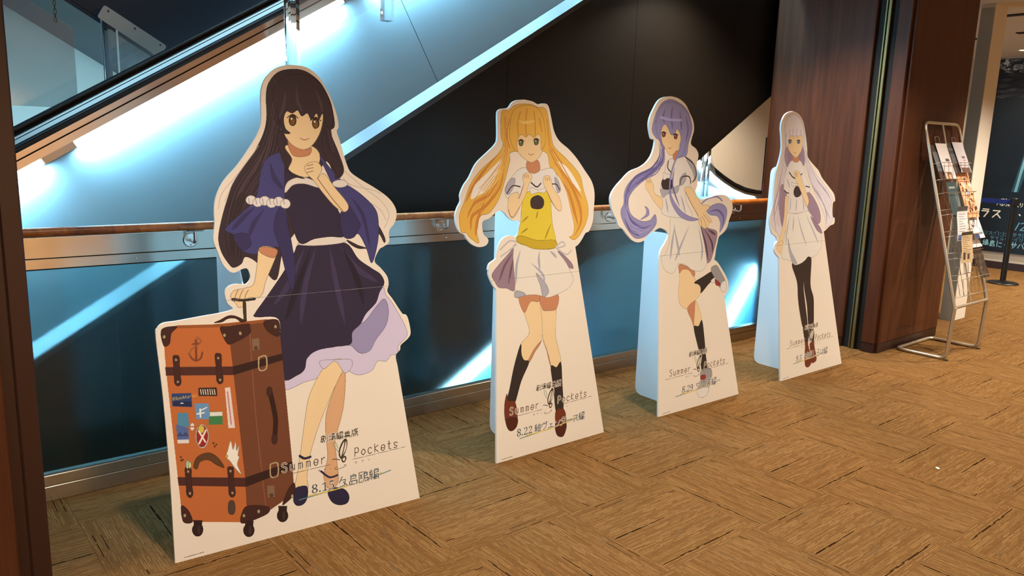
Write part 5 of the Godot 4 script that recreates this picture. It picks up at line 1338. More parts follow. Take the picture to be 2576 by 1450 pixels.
	c.shape(Color8(233, 238, 248), [-54, 1340, 11, 1349, 73, 1358, 131, 1333, 170, 1279, 161, 1238, 124, 1232, 132, 1202, 91, 1197, 107, 1131, 162, 1057, 70, 1051, -72, 1077, -84, 1159, -101, 1199, -85, 1262])
	c.shape(Color8(175, 183, 209), [-97, 1199, -26, 1198, 34, 1215, 29, 1180, -42, 1175, -75, 1158])
	c.shape(Color8(175, 183, 209), [82, 1279, 40, 1250, 52, 1215, 86, 1238])
	c.shape(Color8(175, 183, 209), [84, 1344, 131, 1333, 170, 1279, 161, 1238, 137, 1285])
	c.fill(Color8(175, 183, 209), [-58, 1158, -46, 1137, -34, 1106, -32, 1081, -43, 1103, -53, 1134])
	c.fill(Color8(175, 183, 209), [58, 1167, 76, 1141, 96, 1102, 105, 1071, 88, 1098, 69, 1138])
	c.stroke(Color8(62, 52, 65), 6, [43, 1215, 57, 1256, 112, 1259, 129, 1226])
	c.stroke(Color8(62, 52, 65), 6, [74, 1356, 142, 1321, 167, 1267, 143, 1232])
	c.stroke(Color8(62, 52, 65), 6, [-54, 1337, -55, 1303, -26, 1280])
	c.shape(Color8(60, 50, 60), [-88, 1245, -49, 1251, -13, 1239, -14, 1204, -44, 1197, -79, 1201, -94, 1222])
	c.shape(Color8(233, 238, 248), [-87, 1280, -51, 1271, -17, 1277, -18, 1251, -50, 1254, -79, 1245])
	c.shape(Color8(241, 222, 185), [-209, 1240, -194, 1254, -174, 1249, -155, 1223, -137, 1177, -83, 1153, -80, 1100, -133, 1134, -181, 1183, -203, 1204])
	c.stroke(Color8(124, 95, 78), 2, [-201, 1247, -197, 1230])
	c.stroke(Color8(124, 95, 78), 2, [-191, 1247, -186, 1230])
	c.stroke(Color8(124, 95, 78), 2, [-180, 1247, -176, 1230])
	c.shape(Color8(241, 222, 185), [82, 1197, 132, 1205, 178, 1165, 232, 1115, 285, 1111, 292, 1095, 266, 1071, 314, 1036, 326, 1019, 307, 1017, 294, 996, 271, 988, 245, 998, 220, 1011, 205, 1055, 146, 1118])
	c.stroke(Color8(124, 95, 78), 2, [92, 1185, 156, 1111, 210, 1055])
	c.stroke(Color8(124, 95, 78), 2, [247, 1066, 279, 1040, 306, 1020])
	c.stroke(Color8(124, 95, 78), 2, [239, 1054, 267, 1022, 280, 993])
	c.stroke(Color8(124, 95, 78), 2, [225, 1048, 238, 1023, 245, 1001])
	c.shape(Color8(202, 145, 115), [-22, 1372, 25, 1390, 11, 1349, -15, 1343])
	c.shape(Color8(241, 222, 185), [-128, 1538, -116, 1444, -91, 1405, -48, 1367, -14, 1375, 22, 1419, 28, 1482, -50, 1519])
	c.shape(Color8(150, 154, 219), [-156, 1554, -119, 1605, -43, 1620, 39, 1591, 95, 1530, 95, 1455, 68, 1408, 50, 1367, 11, 1349, -11, 1309, -26, 1239, -15, 1169, 56, 1096, 134, 1058, 212, 1039, 146, 1033, 60, 1060, -10, 1128, -35, 1198, -32, 1274, -6, 1343, 24, 1401, 25, 1459, -4, 1492, -19, 1472, -45, 1463, -69, 1490, -93, 1512, -113, 1500, -122, 1466, -110, 1427, -133, 1443, -158, 1487])
	c.fill(Color8(107, 104, 175), [-101, 1590, -103, 1578, -106, 1563, -108, 1550, -106, 1539, -102, 1527, -102, 1517, -108, 1524, -114, 1536, -117, 1550, -113, 1565, -106, 1580])
	c.fill(Color8(107, 104, 175), [-50, 1603, -49, 1590, -49, 1572, -48, 1553, -44, 1530, -39, 1504, -38, 1485, -45, 1503, -53, 1528, -57, 1552, -57, 1573, -53, 1591])
	c.fill(Color8(107, 104, 175), [4, 1589, 10, 1573, 18, 1550, 25, 1528, 29, 1510, 30, 1494, 28, 1482, 24, 1493, 20, 1508, 16, 1526, 11, 1548, 7, 1572])
	c.fill(Color8(107, 104, 175), [51, 1563, 61, 1546, 74, 1521, 82, 1495, 81, 1470, 73, 1446, 65, 1431, 67, 1448, 72, 1471, 73, 1494, 67, 1519, 58, 1544])
	c.fill(Color8(107, 104, 175), [-2, 1309, -5, 1285, -8, 1251, -5, 1217, 13, 1180, 38, 1139, 55, 1108, 33, 1135, 5, 1175, -14, 1215, -16, 1251, -9, 1285])
	c.stroke(Color8(177, 186, 255), 12, [-130, 1544, -61, 1535, 18, 1536])
	c.shape(Color8(64, 45, 52), [-88, 1464, -90, 1456, -96, 1452, -104, 1451, -110, 1456, -114, 1463, -112, 1471, -106, 1476, -98, 1476, -91, 1471])
	c.shape(Color8(134, 75, 68), [-91, 1461, -92, 1456, -97, 1452, -103, 1452, -108, 1455, -110, 1461, -109, 1466, -104, 1470, -99, 1470, -94, 1467])
	c.shape(Color8(247, 255, 255), [-102, 1467, -102, 1465, -104, 1464, -106, 1464, -108, 1465, -109, 1467, -108, 1468, -107, 1469, -104, 1469, -103, 1468])
	c.stroke(Color8(64, 45, 52), 3, [-120, 1469, -102, 1477, -83, 1469])
	c.shape(Color8(64, 45, 52), [1, 1457, -1, 1449, -7, 1444, -15, 1444, -22, 1448, -25, 1456, -24, 1464, -18, 1469, -10, 1469, -3, 1464])
	c.shape(Color8(134, 75, 68), [-2, 1454, -4, 1448, -8, 1445, -14, 1444, -19, 1448, -22, 1453, -20, 1459, -16, 1463, -10, 1463, -5, 1459])
	c.shape(Color8(247, 255, 255), [-13, 1460, -14, 1458, -16, 1457, -18, 1457, -20, 1458, -20, 1460, -20, 1461, -18, 1462, -16, 1462, -14, 1461])
	c.stroke(Color8(64, 45, 52), 3, [-32, 1462, -14, 1470, 6, 1462])
	c.stroke(Color8(155, 91, 78), 2.2, [-64, 1401, -50, 1397, -35, 1401])
	title(c, 68, 212, 1.0, "8.29", 110, "空門蒼編", 232, 44)
func print_white(c):
	c.shape(Color8(229, 233, 255), [-136, 1613, -196, 1588, -213, 1544, -202, 1446, -205, 1357, -226, 1291, -230, 1196, -249, 1084, -252, 999, -229, 958, -187, 933, -134, 887, -120, 965, -125, 1166, -130, 1313, 10, 1337, 116, 1221, 198, 1131, 281, 1050, 335, 975, 338, 932, 388, 958, 415, 997, 375, 1096, 398, 1108, 299, 1189, 173, 1267, 62, 1354, 18, 1439, -7, 1518, -42, 1572, -84, 1604])
	c.shape(Color8(157, 138, 172), [-173, 1424, -11, 1427, 31, 1337, -1, 1314, -150, 1313])
	c.shape(Color8(157, 138, 172), [-187, 1207, -144, 1189, -115, 1109, -118, 1005, -142, 966, -201, 1111])
	c.shape(Color8(157, 138, 172), [84, 1162, 153, 1138, 247, 1051, 272, 978, 217, 974, 112, 1068])
	c.fill(Color8(181, 172, 203), [-204, 1280, -205, 1254, -208, 1216, -212, 1178, -220, 1141, -229, 1104, -232, 1067, -223, 1022, -208, 974, -198, 940, -213, 972, -231, 1020, -242, 1066, -240, 1106, -230, 1144, -220, 1179, -214, 1217, -208, 1254])
	c.fill(Color8(181, 172, 203), [-190, 1313, -192, 1286, -196, 1248, -198, 1212, -195, 1187, -192, 1163, -193, 1132, -206, 1086, -223, 1035, -238, 998, -228, 1036, -214, 1088, -204, 1134, -203, 1163, -205, 1186, -206, 1212, -201, 1248, -195, 1286])
	c.fill(Color8(181, 172, 203), [99, 1314, 128, 1290, 168, 1255, 207, 1224, 242, 1202, 277, 1183, 309, 1164, 336, 1142, 359, 1120, 373, 1103, 356, 1115, 331, 1135, 303, 1155, 272, 1174, 237, 1194, 202, 1217, 164, 1251, 126, 1287])
	c.fill(Color8(181, 172, 203), [56, 1314, 75, 1287, 102, 1248, 133, 1212, 167, 1186, 206, 1161, 248, 1129, 298, 1080, 350, 1026, 385, 986, 346, 1022, 292, 1074, 242, 1121, 200, 1152, 161, 1178, 127, 1207, 97, 1245, 73, 1285])
	c.fill(Color8(181, 172, 203), [144, 1185, 181, 1164, 231, 1133, 275, 1103, 303, 1077, 323, 1052, 337, 1027, 345, 1000, 346, 974, 345, 956, 341, 974, 337, 998, 328, 1023, 314, 1046, 295, 1071, 269, 1097, 228, 1128, 179, 1161])
	c.stroke(Color8(181, 172, 203), 2.2, [-198, 1557, -188, 1416, -201, 1277, -223, 1137])
	c.stroke(Color8(181, 172, 203), 2.2, [-193, 1556, -181, 1415, -194, 1272, -219, 1136])
	c.stroke(Color8(181, 172, 203), 2.2, [-189, 1555, -176, 1412, -182, 1266, -198, 1132, -202, 984])
	c.stroke(Color8(181, 172, 203), 2.2, [-184, 1556, -166, 1405, -170, 1262, -190, 1132, -191, 972])
	c.stroke(Color8(181, 172, 203), 2.2, [-181, 1554, -165, 1403, -160, 1258, -181, 1127, -179, 967])
	c.stroke(Color8(181, 172, 203), 2.2, [-183, 1558, -161, 1397, -154, 1254, -168, 1125, -164, 962])
	c.stroke(Color8(181, 172, 203), 2.2, [-173, 1557, -158, 1392, -140, 1249, -154, 1121])
	c.stroke(Color8(181, 172, 203), 2.2, [32, 1405, 148, 1265, 288, 1179, 385, 1093])
	c.stroke(Color8(181, 172, 203), 2.2, [-28, 1529, 25, 1401, 146, 1256, 277, 1169, 378, 1075])
	c.stroke(Color8(181, 172, 203), 2.2, [-29, 1529, 17, 1398, 137, 1253, 265, 1158, 372, 1058])
	c.stroke(Color8(181, 172, 203), 2.2, [20, 1393, 137, 1244, 259, 1147, 364, 1040])
	c.stroke(Color8(181, 172, 203), 2.2, [-35, 1524, 13, 1390, 130, 1238, 259, 1135])
	c.stroke(Color8(181, 172, 203), 2.2, [17, 1390, 124, 1231, 249, 1127, 348, 1009])
	c.stroke(Color8(181, 172, 203), 2.2, [-35, 1518, 15, 1385, 122, 1222, 238, 1115])
	c.shape(Color8(52, 41, 42), [2, 736, 112, 734, 145, 650, 159, 566, 196, 466, 247, 317, 195, 320, 148, 407, 108, 507, 77, 618])
	c.shape(Color8(52, 41, 42), [118, 733, 206, 765, 231, 591, 282, 502, 301, 422, 315, 315, 262, 315, 216, 457, 167, 565, 146, 643])
	c.shape(Color8(115, 54, 34), [198, 317, 247, 314, 278, 194, 334, 99, 336, 61, 306, 42, 268, 59, 249, 132, 242, 199])
	c.shape(Color8(115, 54, 34), [262, 315, 316, 311, 351, 183, 396, 86, 374, 64, 338, 74, 296, 191])
	c.shape(Color8(52, 41, 42), [198, 317, 247, 314, 272, 228, 237, 226])
	c.shape(Color8(52, 41, 42), [262, 315, 316, 311, 340, 218, 285, 223])
	c.shape(Color8(241, 222, 185), [-136, 1138, -100, 1128, -93, 1051, -93, 975, -109, 918, -116, 866, -143, 844, -167, 869, -145, 920, -130, 1023])
	c.shape(Color8(241, 222, 185), [-130, 884, -112, 853, -122, 806, -150, 819, -174, 839, -168, 862])
	c.shape(Color8(235, 240, 245), [-95, 1048, 1, 1033, 115, 1050, 203, 987, 284, 916, 312, 841, 309, 815, 275, 779, 221, 759, 174, 767, 143, 747, 91, 729, 36, 726, -12, 752, -62, 765, -113, 781, -115, 859, -102, 877, -101, 976])
	c.shape(Color8(155, 136, 164), [155, 1013, 228, 974, 286, 934, 303, 903, 236, 931])
	c.fill(Color8(175, 183, 209), [-71, 1027, -73, 1002, -77, 967, -80, 934, -81, 903, -80, 873, -83, 852, -87, 873, -90, 903, -90, 934, -85, 968, -77, 1003])
	c.fill(Color8(175, 183, 209), [12, 1029, 29, 1003, 53, 966, 77, 930, 102, 896, 127, 863, 143, 839, 122, 859, 95, 891, 70, 924, 47, 962, 26, 1001])
	c.fill(Color8(175, 183, 209), [97, 1032, 123, 1008, 160, 972, 195, 937, 227, 903, 257, 869, 275, 843, 252, 864, 221, 896, 189, 930, 155, 967, 121, 1005])
	c.fill(Color8(175, 183, 209), [-29, 1025, -23, 998, -19, 959, -23, 931, -29, 959, -30, 997])
	c.shape(Color8(175, 183, 209), [-68, 893, -23, 817, 57, 732, -1, 751, -45, 819])
	c.shape(Color8(233, 238, 248), [-123, 1336, -65, 1350, -7, 1342, 39, 1291, 110, 1197, 118, 1162, 86, 1151, 109, 1053, 62, 1045, 0, 1039, -94, 1052, -102, 1148, -155, 1178, -160, 1257])
	c.fill(Color8(175, 183, 209), [-78, 1131, -73, 1109, -71, 1078, -76, 1056, -80, 1078, -80, 1108])
	c.fill(Color8(175, 183, 209), [-16, 1129, -10, 1105, -8, 1072, -12, 1048, -17, 1072, -18, 1105])
	c.fill(Color8(175, 183, 209), [47, 1128, 60, 1107, 74, 1076, 77, 1051, 65, 1072, 54, 1104])
	c.fill(Color8(175, 183, 209), [-138, 1246, -123, 1231, -106, 1209, -98, 1188, -113, 1203, -129, 1227])
	c.stroke(Color8(62, 52, 65), 6, [-155, 1178, -125, 1163, -104, 1159])
	c.stroke(Color8(62, 52, 65), 6, [67, 1198, 111, 1191])
	c.stroke(Color8(62, 52, 65), 7, [-119, 1279, -57, 1245, 17, 1271])
	c.shape(Color8(60, 50, 60), [-51, 1182, -28, 1199, 17, 1181, 27, 1152, 9, 1138, -27, 1135, -52, 1156])
	c.shape(Color8(233, 238, 248), [-84, 1222, -31, 1213, 20, 1221, 18, 1201, -29, 1202, -75, 1200])
	c.shape(Color8(241, 222, 185), [-66, 1285, -22, 1285, 9, 1253, 58, 1186, 116, 1115, 105, 1077, 74, 1098, 25, 1163, -32, 1222, -59, 1256])
	c.stroke(Color8(124, 95, 78), 1.8, [-62, 1276, -31, 1275])
	c.stroke(Color8(124, 95, 78), 1.8, [-61, 1268, -30, 1266])
	c.stroke(Color8(124, 95, 78), 1.8, [-59, 1259, -28, 1257])
	c.stroke(Color8(124, 95, 78), 1.8, [-32, 1222, 25, 1163, 99, 1079])
	c.shape(Color8(202, 145, 115), [-95, 1375, -49, 1376, -32, 1342, -89, 1342])
	c.shape(Color8(241, 222, 185), [-175, 1491, -156, 1419, -122, 1389, -67, 1364, -30, 1387, -10, 1422, -16, 1495, -103, 1509])
	c.shape(Color8(229, 233, 255), [-189, 1485, -204, 1545, -176, 1589, -130, 1607, -66, 1588, -17, 1534, 5, 1450, -6, 1427, -21, 1484, -49, 1491, -67, 1480, -89, 1490, -107, 1479, -129, 1489, -153, 1477, -158, 1436, -173, 1424])
	c.stroke(Color8(181, 172, 203), 4, [-155, 1519, -153, 1483])
	c.stroke(Color8(181, 172, 203), 4, [-126, 1525, -116, 1481])
	c.stroke(Color8(181, 172, 203), 4, [-85, 1526, -73, 1482])
	c.stroke(Color8(181, 172, 203), 4, [-44, 1522, -33, 1489])
	c.stroke(Color8(181, 172, 203), 4, [-186, 1501, -181, 1430])
	c.shape(Color8(72, 68, 91), [-129, 1454, -130, 1448, -136, 1443, -144, 1443, -151, 1447, -155, 1454, -153, 1460, -147, 1464, -139, 1464, -132, 1461])
	c.shape(Color8(99, 127, 170), [-131, 1452, -133, 1447, -137, 1444, -143, 1444, -148, 1447, -151, 1451, -150, 1456, -145, 1459, -139, 1459, -134, 1457])
	c.shape(Color8(247, 255, 255), [-143, 1457, -143, 1455, -145, 1455, -147, 1454, -149, 1455, -150, 1457, -149, 1458, -148, 1459, -145, 1459, -144, 1458])
	c.stroke(Color8(72, 68, 91), 3, [-161, 1459, -144, 1465, -123, 1459])
	c.shape(Color8(72, 68, 91), [-41, 1455, -42, 1448, -48, 1444, -57, 1444, -64, 1448, -68, 1454, -66, 1461, -60, 1465, -52, 1465, -45, 1462])
	c.shape(Color8(99, 127, 170), [-44, 1453, -45, 1448, -50, 1445, -56, 1444, -61, 1447, -64, 1452, -63, 1457, -58, 1460, -52, 1460, -47, 1457])
	c.shape(Color8(247, 255, 255), [-56, 1458, -56, 1456, -58, 1455, -60, 1455, -62, 1456, -63, 1457, -62, 1459, -61, 1460, -58, 1460, -56, 1459])
	c.stroke(Color8(72, 68, 91), 3, [-75, 1460, -56, 1466, -36, 1460])
	c.stroke(Color8(155, 91, 78), 2.2, [-91, 1392, -80, 1391, -70, 1392])
	title(c, 68, 215, 1.0, "9.5", 83, "鳴瀬しろは編", 181, 45.5)

# ------------------------------------------------------------------ building tools
class Geo:
	var v := PackedVector3Array()
	var n := PackedVector3Array()
	var u := PackedVector2Array()

	func flat_uv(p: Vector3, m: Vector3) -> Vector2:
		var a := m.abs()
		if a.y >= a.x and a.y >= a.z:
			return Vector2(p.x, p.z)
		return Vector2(p.z, -p.y) if a.x >= a.z else Vector2(p.x, -p.y)

	func tri(a: Vector3, b: Vector3, c: Vector3, na: Vector3, nb: Vector3, nc: Vector3, ua: Vector2, ub: Vector2, uc: Vector2):
		if (b - a).cross(c - a).dot(na + nb + nc) > 0.0:
			v.append_array([a, c, b])
			n.append_array([na, nc, nb])
			u.append_array([ua, uc, ub])
		else:
			v.append_array([a, b, c])
			n.append_array([na, nb, nc])
			u.append_array([ua, ub, uc])

	func flat(a: Vector3, b: Vector3, c: Vector3, m: Vector3):
		tri(a, b, c, m, m, m, flat_uv(a, m), flat_uv(b, m), flat_uv(c, m))

	func quad(a: Vector3, b: Vector3, c: Vector3, d: Vector3, m: Vector3):
		flat(a, b, c, m)
		flat(a, c, d, m)

	# a box with chamfered edges
	func box(at: Vector3, size: Vector3, bevel := 0.0, basis := Basis()):
		var h := size / 2.0
		var e: float = minf(bevel, minf(h.x, minf(h.y, h.z)) * 0.98)
		for k in 3:
			var i := (k + 1) % 3
			var j := (k + 2) % 3
			for s in [-1.0, 1.0]:
				var q := []
				for c in [[-1, -1], [1, -1], [1, 1], [-1, 1]]:
					var p := Vector3()
					p[k] = s * h[k]
					p[i] = c[0] * (h[i] - e)
					p[j] = c[1] * (h[j] - e)
					q.append(at + basis * p)
				var m := Vector3()
				m[k] = s
				quad(q[0], q[1], q[2], q[3], (basis * m).normalized())
		if e <= 0.0:
			return
		for k in 3:
			var i := (k + 1) % 3
			var j := (k + 2) % 3
			for a in [-1.0, 1.0]:
				for b in [-1.0, 1.0]:
					var q := []
					for c in [[-1, 0], [1, 0], [1, 1], [-1, 1]]:
						var p := Vector3()
						p[k] = c[0] * (h[k] - e)
						p[i] = a * (h[i] - (e if c[1] else 0.0))
						p[j] = b * (h[j] - (0.0 if c[1] else e))
						q.append(at + basis * p)
					var m := Vector3()
					m[i] = a
					m[j] = b
					quad(q[0], q[1], q[2], q[3], (basis * m).normalized())
		for a in [-1.0, 1.0]:
			for b in [-1.0, 1.0]:
				for c in [-1.0, 1.0]:
					var sgn := Vector3(a, b, c)
					var q := []
					for k in 3:
						var p := (h - Vector3(e, e, e)) * sgn
						p[k] = h[k] * sgn[k]
						q.append(at + basis * p)
					flat(q[0], q[1], q[2], (basis * sgn).normalized())

	# a flat outline pushed along its local z from 0 to depth; front (the face at depth) may go to another Geo with its own uv
	func extrude(poly: PackedVector2Array, depth: float, xf := Transform3D(), front: Geo = null, frame := Rect2()):
		var ix := Geometry2D.triangulate_polygon(poly)
		var fz := (xf.basis * Vector3(0, 0, 1)).normalized()
		for k in range(0, ix.size(), 3):
			var p := []
			for t in 3:
				p.append(poly[ix[k + t]])
			var back := []
			var ahead := []
			for t in 3:
				back.append(xf * Vector3(p[t].x, p[t].y, 0))
				ahead.append(xf * Vector3(p[t].x, p[t].y, depth))
			flat(back[0], back[1], back[2], -fz)
			if front == null:
				flat(ahead[0], ahead[1], ahead[2], fz)
			else:
				var w := []
				for t in 3:
					w.append(Vector2((p[t].x - frame.position.x) / frame.size.x, (frame.end.y - p[t].y) / frame.size.y))
				front.tri(ahead[0], ahead[1], ahead[2], fz, fz, fz, w[0], w[1], w[2])
		var turn := -1.0 if Geometry2D.is_polygon_clockwise(poly) else 1.0
		for k in poly.size():
			var a := poly[k]
			var b := poly[(k + 1) % poly.size()]
			if a.is_equal_approx(b):
				continue
			var o := Vector2(b.y - a.y, a.x - b.x).normalized() * turn
			quad(xf * Vector3(a.x, a.y, 0), xf * Vector3(b.x, b.y, 0), xf * Vector3(b.x, b.y, depth), xf * Vector3(a.x, a.y, depth), (xf.basis * Vector3(o.x, o.y, 0)).normalized())

	# a round bar along a path
	func tube(path: Array, r: float, k := 10, closed := false, squash := 1.0):
		var m := path.size()
		var rings := []
		var side := Vector3()
		for i in m:
			var a: Vector3 = path[(i - 1 + m) % m] if closed or i > 0 else path[i]
			var b: Vector3 = path[(i + 1) % m] if closed or i < m - 1 else path[i]
			var t := (b - a).normalized()
			if i == 0:
				side = t.cross(Vector3.UP if absf(t.y) < 0.9 else Vector3.RIGHT).normalized()
			side = (side - t * side.dot(t)).normalized()
			var up := side.cross(t).normalized()
			var ring := []
			for j in k:
				var w := TAU * j / k
				ring.append([path[i] + side * cos(w) * r + up * sin(w) * r * squash, (side * cos(w) + up * sin(w)).normalized()])
			rings.append(ring)
		for i in (m if closed else m - 1):
			for j in k:
				var a = rings[i][j]
				var b = rings[i][(j + 1) % k]
				var c = rings[(i + 1) % m][(j + 1) % k]
				var d = rings[(i + 1) % m][j]
				var l0 := Vector2(float(i), float(j) / k)
				var l1 := Vector2(float(i), float(j + 1) / k)
				var l2 := Vector2(i + 1.0, float(j + 1) / k)
				var l3 := Vector2(i + 1.0, float(j) / k)
				tri(a[0], b[0], c[0], a[1], b[1], c[1], l0, l1, l2)
				tri(a[0], c[0], d[0], a[1], c[1], d[1], l0, l2, l3)
		if not closed:
			for e in [0, m - 1]:
				var t: Vector3 = (path[0] - path[1] if e == 0 else path[m - 1] - path[m - 2]).normalized()
				for j in k:
					flat(path[e], rings[e][j][0], rings[e][(j + 1) % k][0], t)

	# a profile of (radius, height) turned about the local y axis
	func lathe(profile: Array, xf := Transform3D(), k := 24):
		for i in profile.size() - 1:
			var p: Vector2 = profile[i]
			var q: Vector2 = profile[i + 1]
			var o := Vector2(q.y - p.y, p.x - q.x).normalized()
			for j in k:
				var a := TAU * j / k
				var b := TAU * (j + 1) / k
				var da := Vector3(cos(a), 0, sin(a))
				var db := Vector3(cos(b), 0, sin(b))
				var up := Vector3.UP
				var pa := xf * (da * p.x + up * p.y)
				var pb := xf * (db * p.x + up * p.y)
				var qa := xf * (da * q.x + up * q.y)
				var qb := xf * (db * q.x + up * q.y)
				var na := (xf.basis * (da * o.x + up * o.y)).normalized()
				var nb := (xf.basis * (db * o.x + up * o.y)).normalized()
				if p.x > 1e-6:
					tri(pa, pb, qb, na, nb, nb, Vector2(a, p.y), Vector2(b, p.y), Vector2(b, q.y))
				if q.x > 1e-6:
					tri(pa, qb, qa, na, nb, na, Vector2(a, p.y), Vector2(b, q.y), Vector2(a, q.y))

	func add_to(mesh: ArrayMesh, material: Material):
		var arrays := []
		arrays.resize(Mesh.ARRAY_MAX)
		arrays[Mesh.ARRAY_VERTEX] = v
		arrays[Mesh.ARRAY_NORMAL] = n
		arrays[Mesh.ARRAY_TEX_UV] = u
		mesh.add_surface_from_arrays(Mesh.PRIMITIVE_TRIANGLES, arrays)
		mesh.surface_set_material(mesh.get_surface_count() - 1, material)

func numbered(called: String) -> String:
	used[called] = used.get(called, -1) + 1
	return called if used[called] == 0 else "%s_%03d" % [called, used[called]]

func obj(called: String, g: Geo, material: Material, parent: Node = null) -> MeshInstance3D:
	var mesh := ArrayMesh.new()
	g.add_to(mesh, material)
	return node_of(called, mesh, parent)

func node_of(called: String, mesh: Mesh, parent: Node = null) -> MeshInstance3D:
	var o := MeshInstance3D.new()
	o.mesh = mesh
	if parent:
		o.name = called
		parent.add_child(o, true)
		if o.name != called:
			var k := 1
			while parent.has_node("%s_%03d" % [called, k]):
				k += 1
			o.name = "%s_%03d" % [called, k]
	else:
		o.name = numbered(called)
		add_child(o)
	return o

func thing(called: String, label: String, category: String, at := Vector3.ZERO, group := "", kind := "") -> Node3D:
	var o := Node3D.new()
	o.name = numbered(called)
	o.position = at
	add_child(o)
	return tag(o, label, category, group, kind)

func tag(o: Node3D, label: String, category: String, group := "", kind := "") -> Node3D:
	o.set_meta("label", label)
	o.set_meta("category", category)
	if group:
		o.set_meta("group", group)
	if kind:
		o.set_meta("kind", kind)
	return o

func rounded(points: Array, radius: float, steps := 5, closed := false) -> Array:
	var out := []
	var m := points.size()
	for i in m:
		if not closed and (i == 0 or i == m - 1):
			out.append(points[i])
			continue
		var p: Vector3 = points[i]
		var a: Vector3 = points[(i - 1 + m) % m]
		var b: Vector3 = points[(i + 1) % m]
		var ra: float = minf(radius, p.distance_to(a) * 0.49)
		var rb: float = minf(radius, p.distance_to(b) * 0.49)
		var s: Vector3 = p + (a - p).normalized() * ra
		var e: Vector3 = p + (b - p).normalized() * rb
		for k in steps + 1:
			var t := float(k) / steps
			out.append(s.lerp(p, t).lerp(p.lerp(e, t), t))
	return out

func rounded_flat(points: Array, radius: float, steps := 4) -> PackedVector2Array:
	var lifted := []
	for p in points:
		lifted.append(Vector3(p.x, p.y, 0))
	var out := PackedVector2Array()
	for p in rounded(lifted, radius, steps, true):
		out.append(Vector2(p.x, p.y))
	return out

func curve_through(a: Array, closed: bool, steps := 5) -> PackedVector2Array:
	var out := PackedVector2Array()
	var m := a.size()
	for i in (m if closed else m - 1):
		var p0: Vector2 = a[(i - 1 + m) % m] if closed or i > 0 else a[0]
		var p1: Vector2 = a[i]
		var p2: Vector2 = a[(i + 1) % m]
		var p3: Vector2 = a[(i + 2) % m] if closed or i + 2 < m else a[m - 1]
		for k in steps:
			out.append(p1.cubic_interpolate(p2, p0, p3, float(k) / steps))
	if not closed:
		out.append(a[m - 1])
	return out

func pairs(a: Array) -> Array:
	var out := []
	for i in range(0, a.size(), 2):
		out.append(Vector2(a[i], a[i + 1]))
	return out

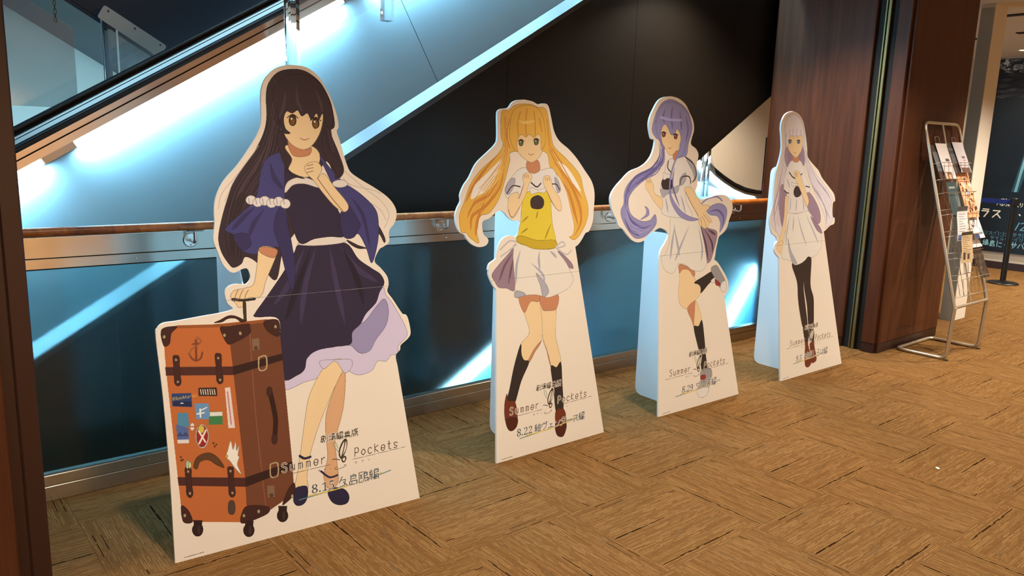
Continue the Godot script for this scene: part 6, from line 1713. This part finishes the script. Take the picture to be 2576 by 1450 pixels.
# ------------------------------------------------------------------ a flat print, drawn in millimetres of the board
class Print:
	var host
	var img: Image
	var frame: Rect2
	var k: float

	func _init(owner, area: Rect2, per_mm: float, paper: Color):
		host = owner
		frame = area
		k = per_mm
		img = Image.create(int(ceil(area.size.x * k)), int(ceil(area.size.y * k)), false, Image.FORMAT_RGB8)
		img.fill(paper)

	func to_px(p: Vector2) -> Vector2:
		return Vector2((p.x - frame.position.x) * k, (frame.end.y - p.y) * k)

	func scan(pts: PackedVector2Array, c: Color):
		var lo := 1e9
		var hi := -1e9
		for p in pts:
			lo = minf(lo, p.y)
			hi = maxf(hi, p.y)
		var y0: int = maxi(0, int(floor(lo)))
		var y1: int = mini(img.get_height() - 1, int(ceil(hi)))
		if y1 < y0:
			return
		var rows := []
		for y in y1 - y0 + 1:
			rows.append([])
		var m := pts.size()
		for i in m:
			var a := pts[i]
			var b := pts[(i + 1) % m]
			if a.y == b.y:
				continue
			if a.y > b.y:
				var t := a
				a = b
				b = t
			for y in range(maxi(y0, int(ceil(a.y - 0.5))), mini(y1, int(ceil(b.y - 0.5)) - 1) + 1):
				rows[y - y0].append(a.x + (y + 0.5 - a.y) / (b.y - a.y) * (b.x - a.x))
		for y in rows.size():
			var row: Array = rows[y]
			row.sort()
			for i in range(0, row.size() - 1, 2):
				var x0 := int(round(row[i]))
				var x1 := int(round(row[i + 1]))
				if x1 > x0:
					img.fill_rect(Rect2i(x0, y + y0, x1 - x0, 1), c)

	func fill(hex, a: Array, smooth := true):
		var q: Array = host.pairs(a)
		var p: PackedVector2Array = host.curve_through(q, true) if smooth else PackedVector2Array(q)
		for i in p.size():
			p[i] = to_px(p[i])
		scan(p, ink(hex))

	# a filled shape with a thin darker contour, as drawn line art has
	func shape(c: Color, a: Array):
		fill(c, a)
		var p: PackedVector2Array = host.curve_through(host.pairs(a), true)
		p.append(p[0])
		for i in p.size():
			p[i] = to_px(p[i])
		line(p, maxf(1.5 * k, 1.0), c.darkened(0.42))

	func ink(c) -> Color:
		return c if c is Color else Color.html(c)

	func line(p: PackedVector2Array, w: float, c: Color):
		for i in p.size() - 1:
			var d := (p[i + 1] - p[i]).normalized().orthogonal() * w / 2.0
			scan(PackedVector2Array([p[i] + d, p[i + 1] + d, p[i + 1] - d, p[i] - d]), c)
		for q in p:
			var dot := PackedVector2Array()
			for j in 8:
				dot.append(q + Vector2.from_angle(TAU * (j + 0.5) / 8) * w / 2.0)
			scan(dot, c)

	func stroke(hex, w: float, a: Array, smooth := true):
		var q: Array = host.pairs(a)
		var p: PackedVector2Array = host.curve_through(q, false) if smooth and q.size() > 2 else PackedVector2Array(q)
		for i in p.size():
			p[i] = to_px(p[i])
		line(p, maxf(w * k, 1.0), ink(hex))

	# strokes written as digit pairs on a ten by ten grid, x then y downwards
	func strokes(text: String, at: Vector2, size: Vector2, w: float, c: Color, lean := 0.0, smooth := false):
		for s in text.split("/", false):
			var q := []
			for d in s.strip_edges().split(" ", false):
				var gy := (9.0 - float(d.substr(1, 1))) / 9.0
				q.append(at + Vector2(float(d.substr(0, 1)) / 9.0 * size.x + gy * lean, gy * size.y))
			var p: PackedVector2Array = host.curve_through(q, false) if smooth and q.size() > 2 else PackedVector2Array(q)
			for i in p.size():
				p[i] = to_px(p[i])
			line(p, maxf(w * k, 1.0), c)

	# western lettering in one of the given type faces
	func words(text: String, x: float, y: float, height: float, hex: String, halo: float, face := "Droid Sans", squeeze := 1.0):
		var f := SystemFont.new()
		f.font_names = PackedStringArray([face])
		var t := TextMesh.new()
		t.text = text
		t.font = f
		t.font_size = 64
		t.pixel_size = height / 46.0
		t.depth = 0.0
		t.curve_step = 2.0
		t.horizontal_alignment = HORIZONTAL_ALIGNMENT_LEFT
		var a := t.get_mesh_arrays()
		var v: PackedVector3Array = a[Mesh.ARRAY_VERTEX]
		var ix: PackedInt32Array = a[Mesh.ARRAY_INDEX] if a[Mesh.ARRAY_INDEX] != null else PackedInt32Array(range(v.size()))
		var low := 1e9
		for p in v:
			low = minf(low, p.y)
		for turn in (9 if halo > 0.0 else 1):
			var o := Vector2.from_angle(TAU * turn / 8.0) * halo if halo > 0.0 and turn < 8 else Vector2.ZERO
			var c := Color.html("f0f0ee" if halo > 0.0 and turn < 8 else hex)
			for i in range(0, ix.size(), 3):
				var p := PackedVector2Array()
				for j in 3:
					var q := v[ix[i + j]]
					p.append(to_px(Vector2(x + q.x, y + q.y - low) + o))
				scan(p, c)
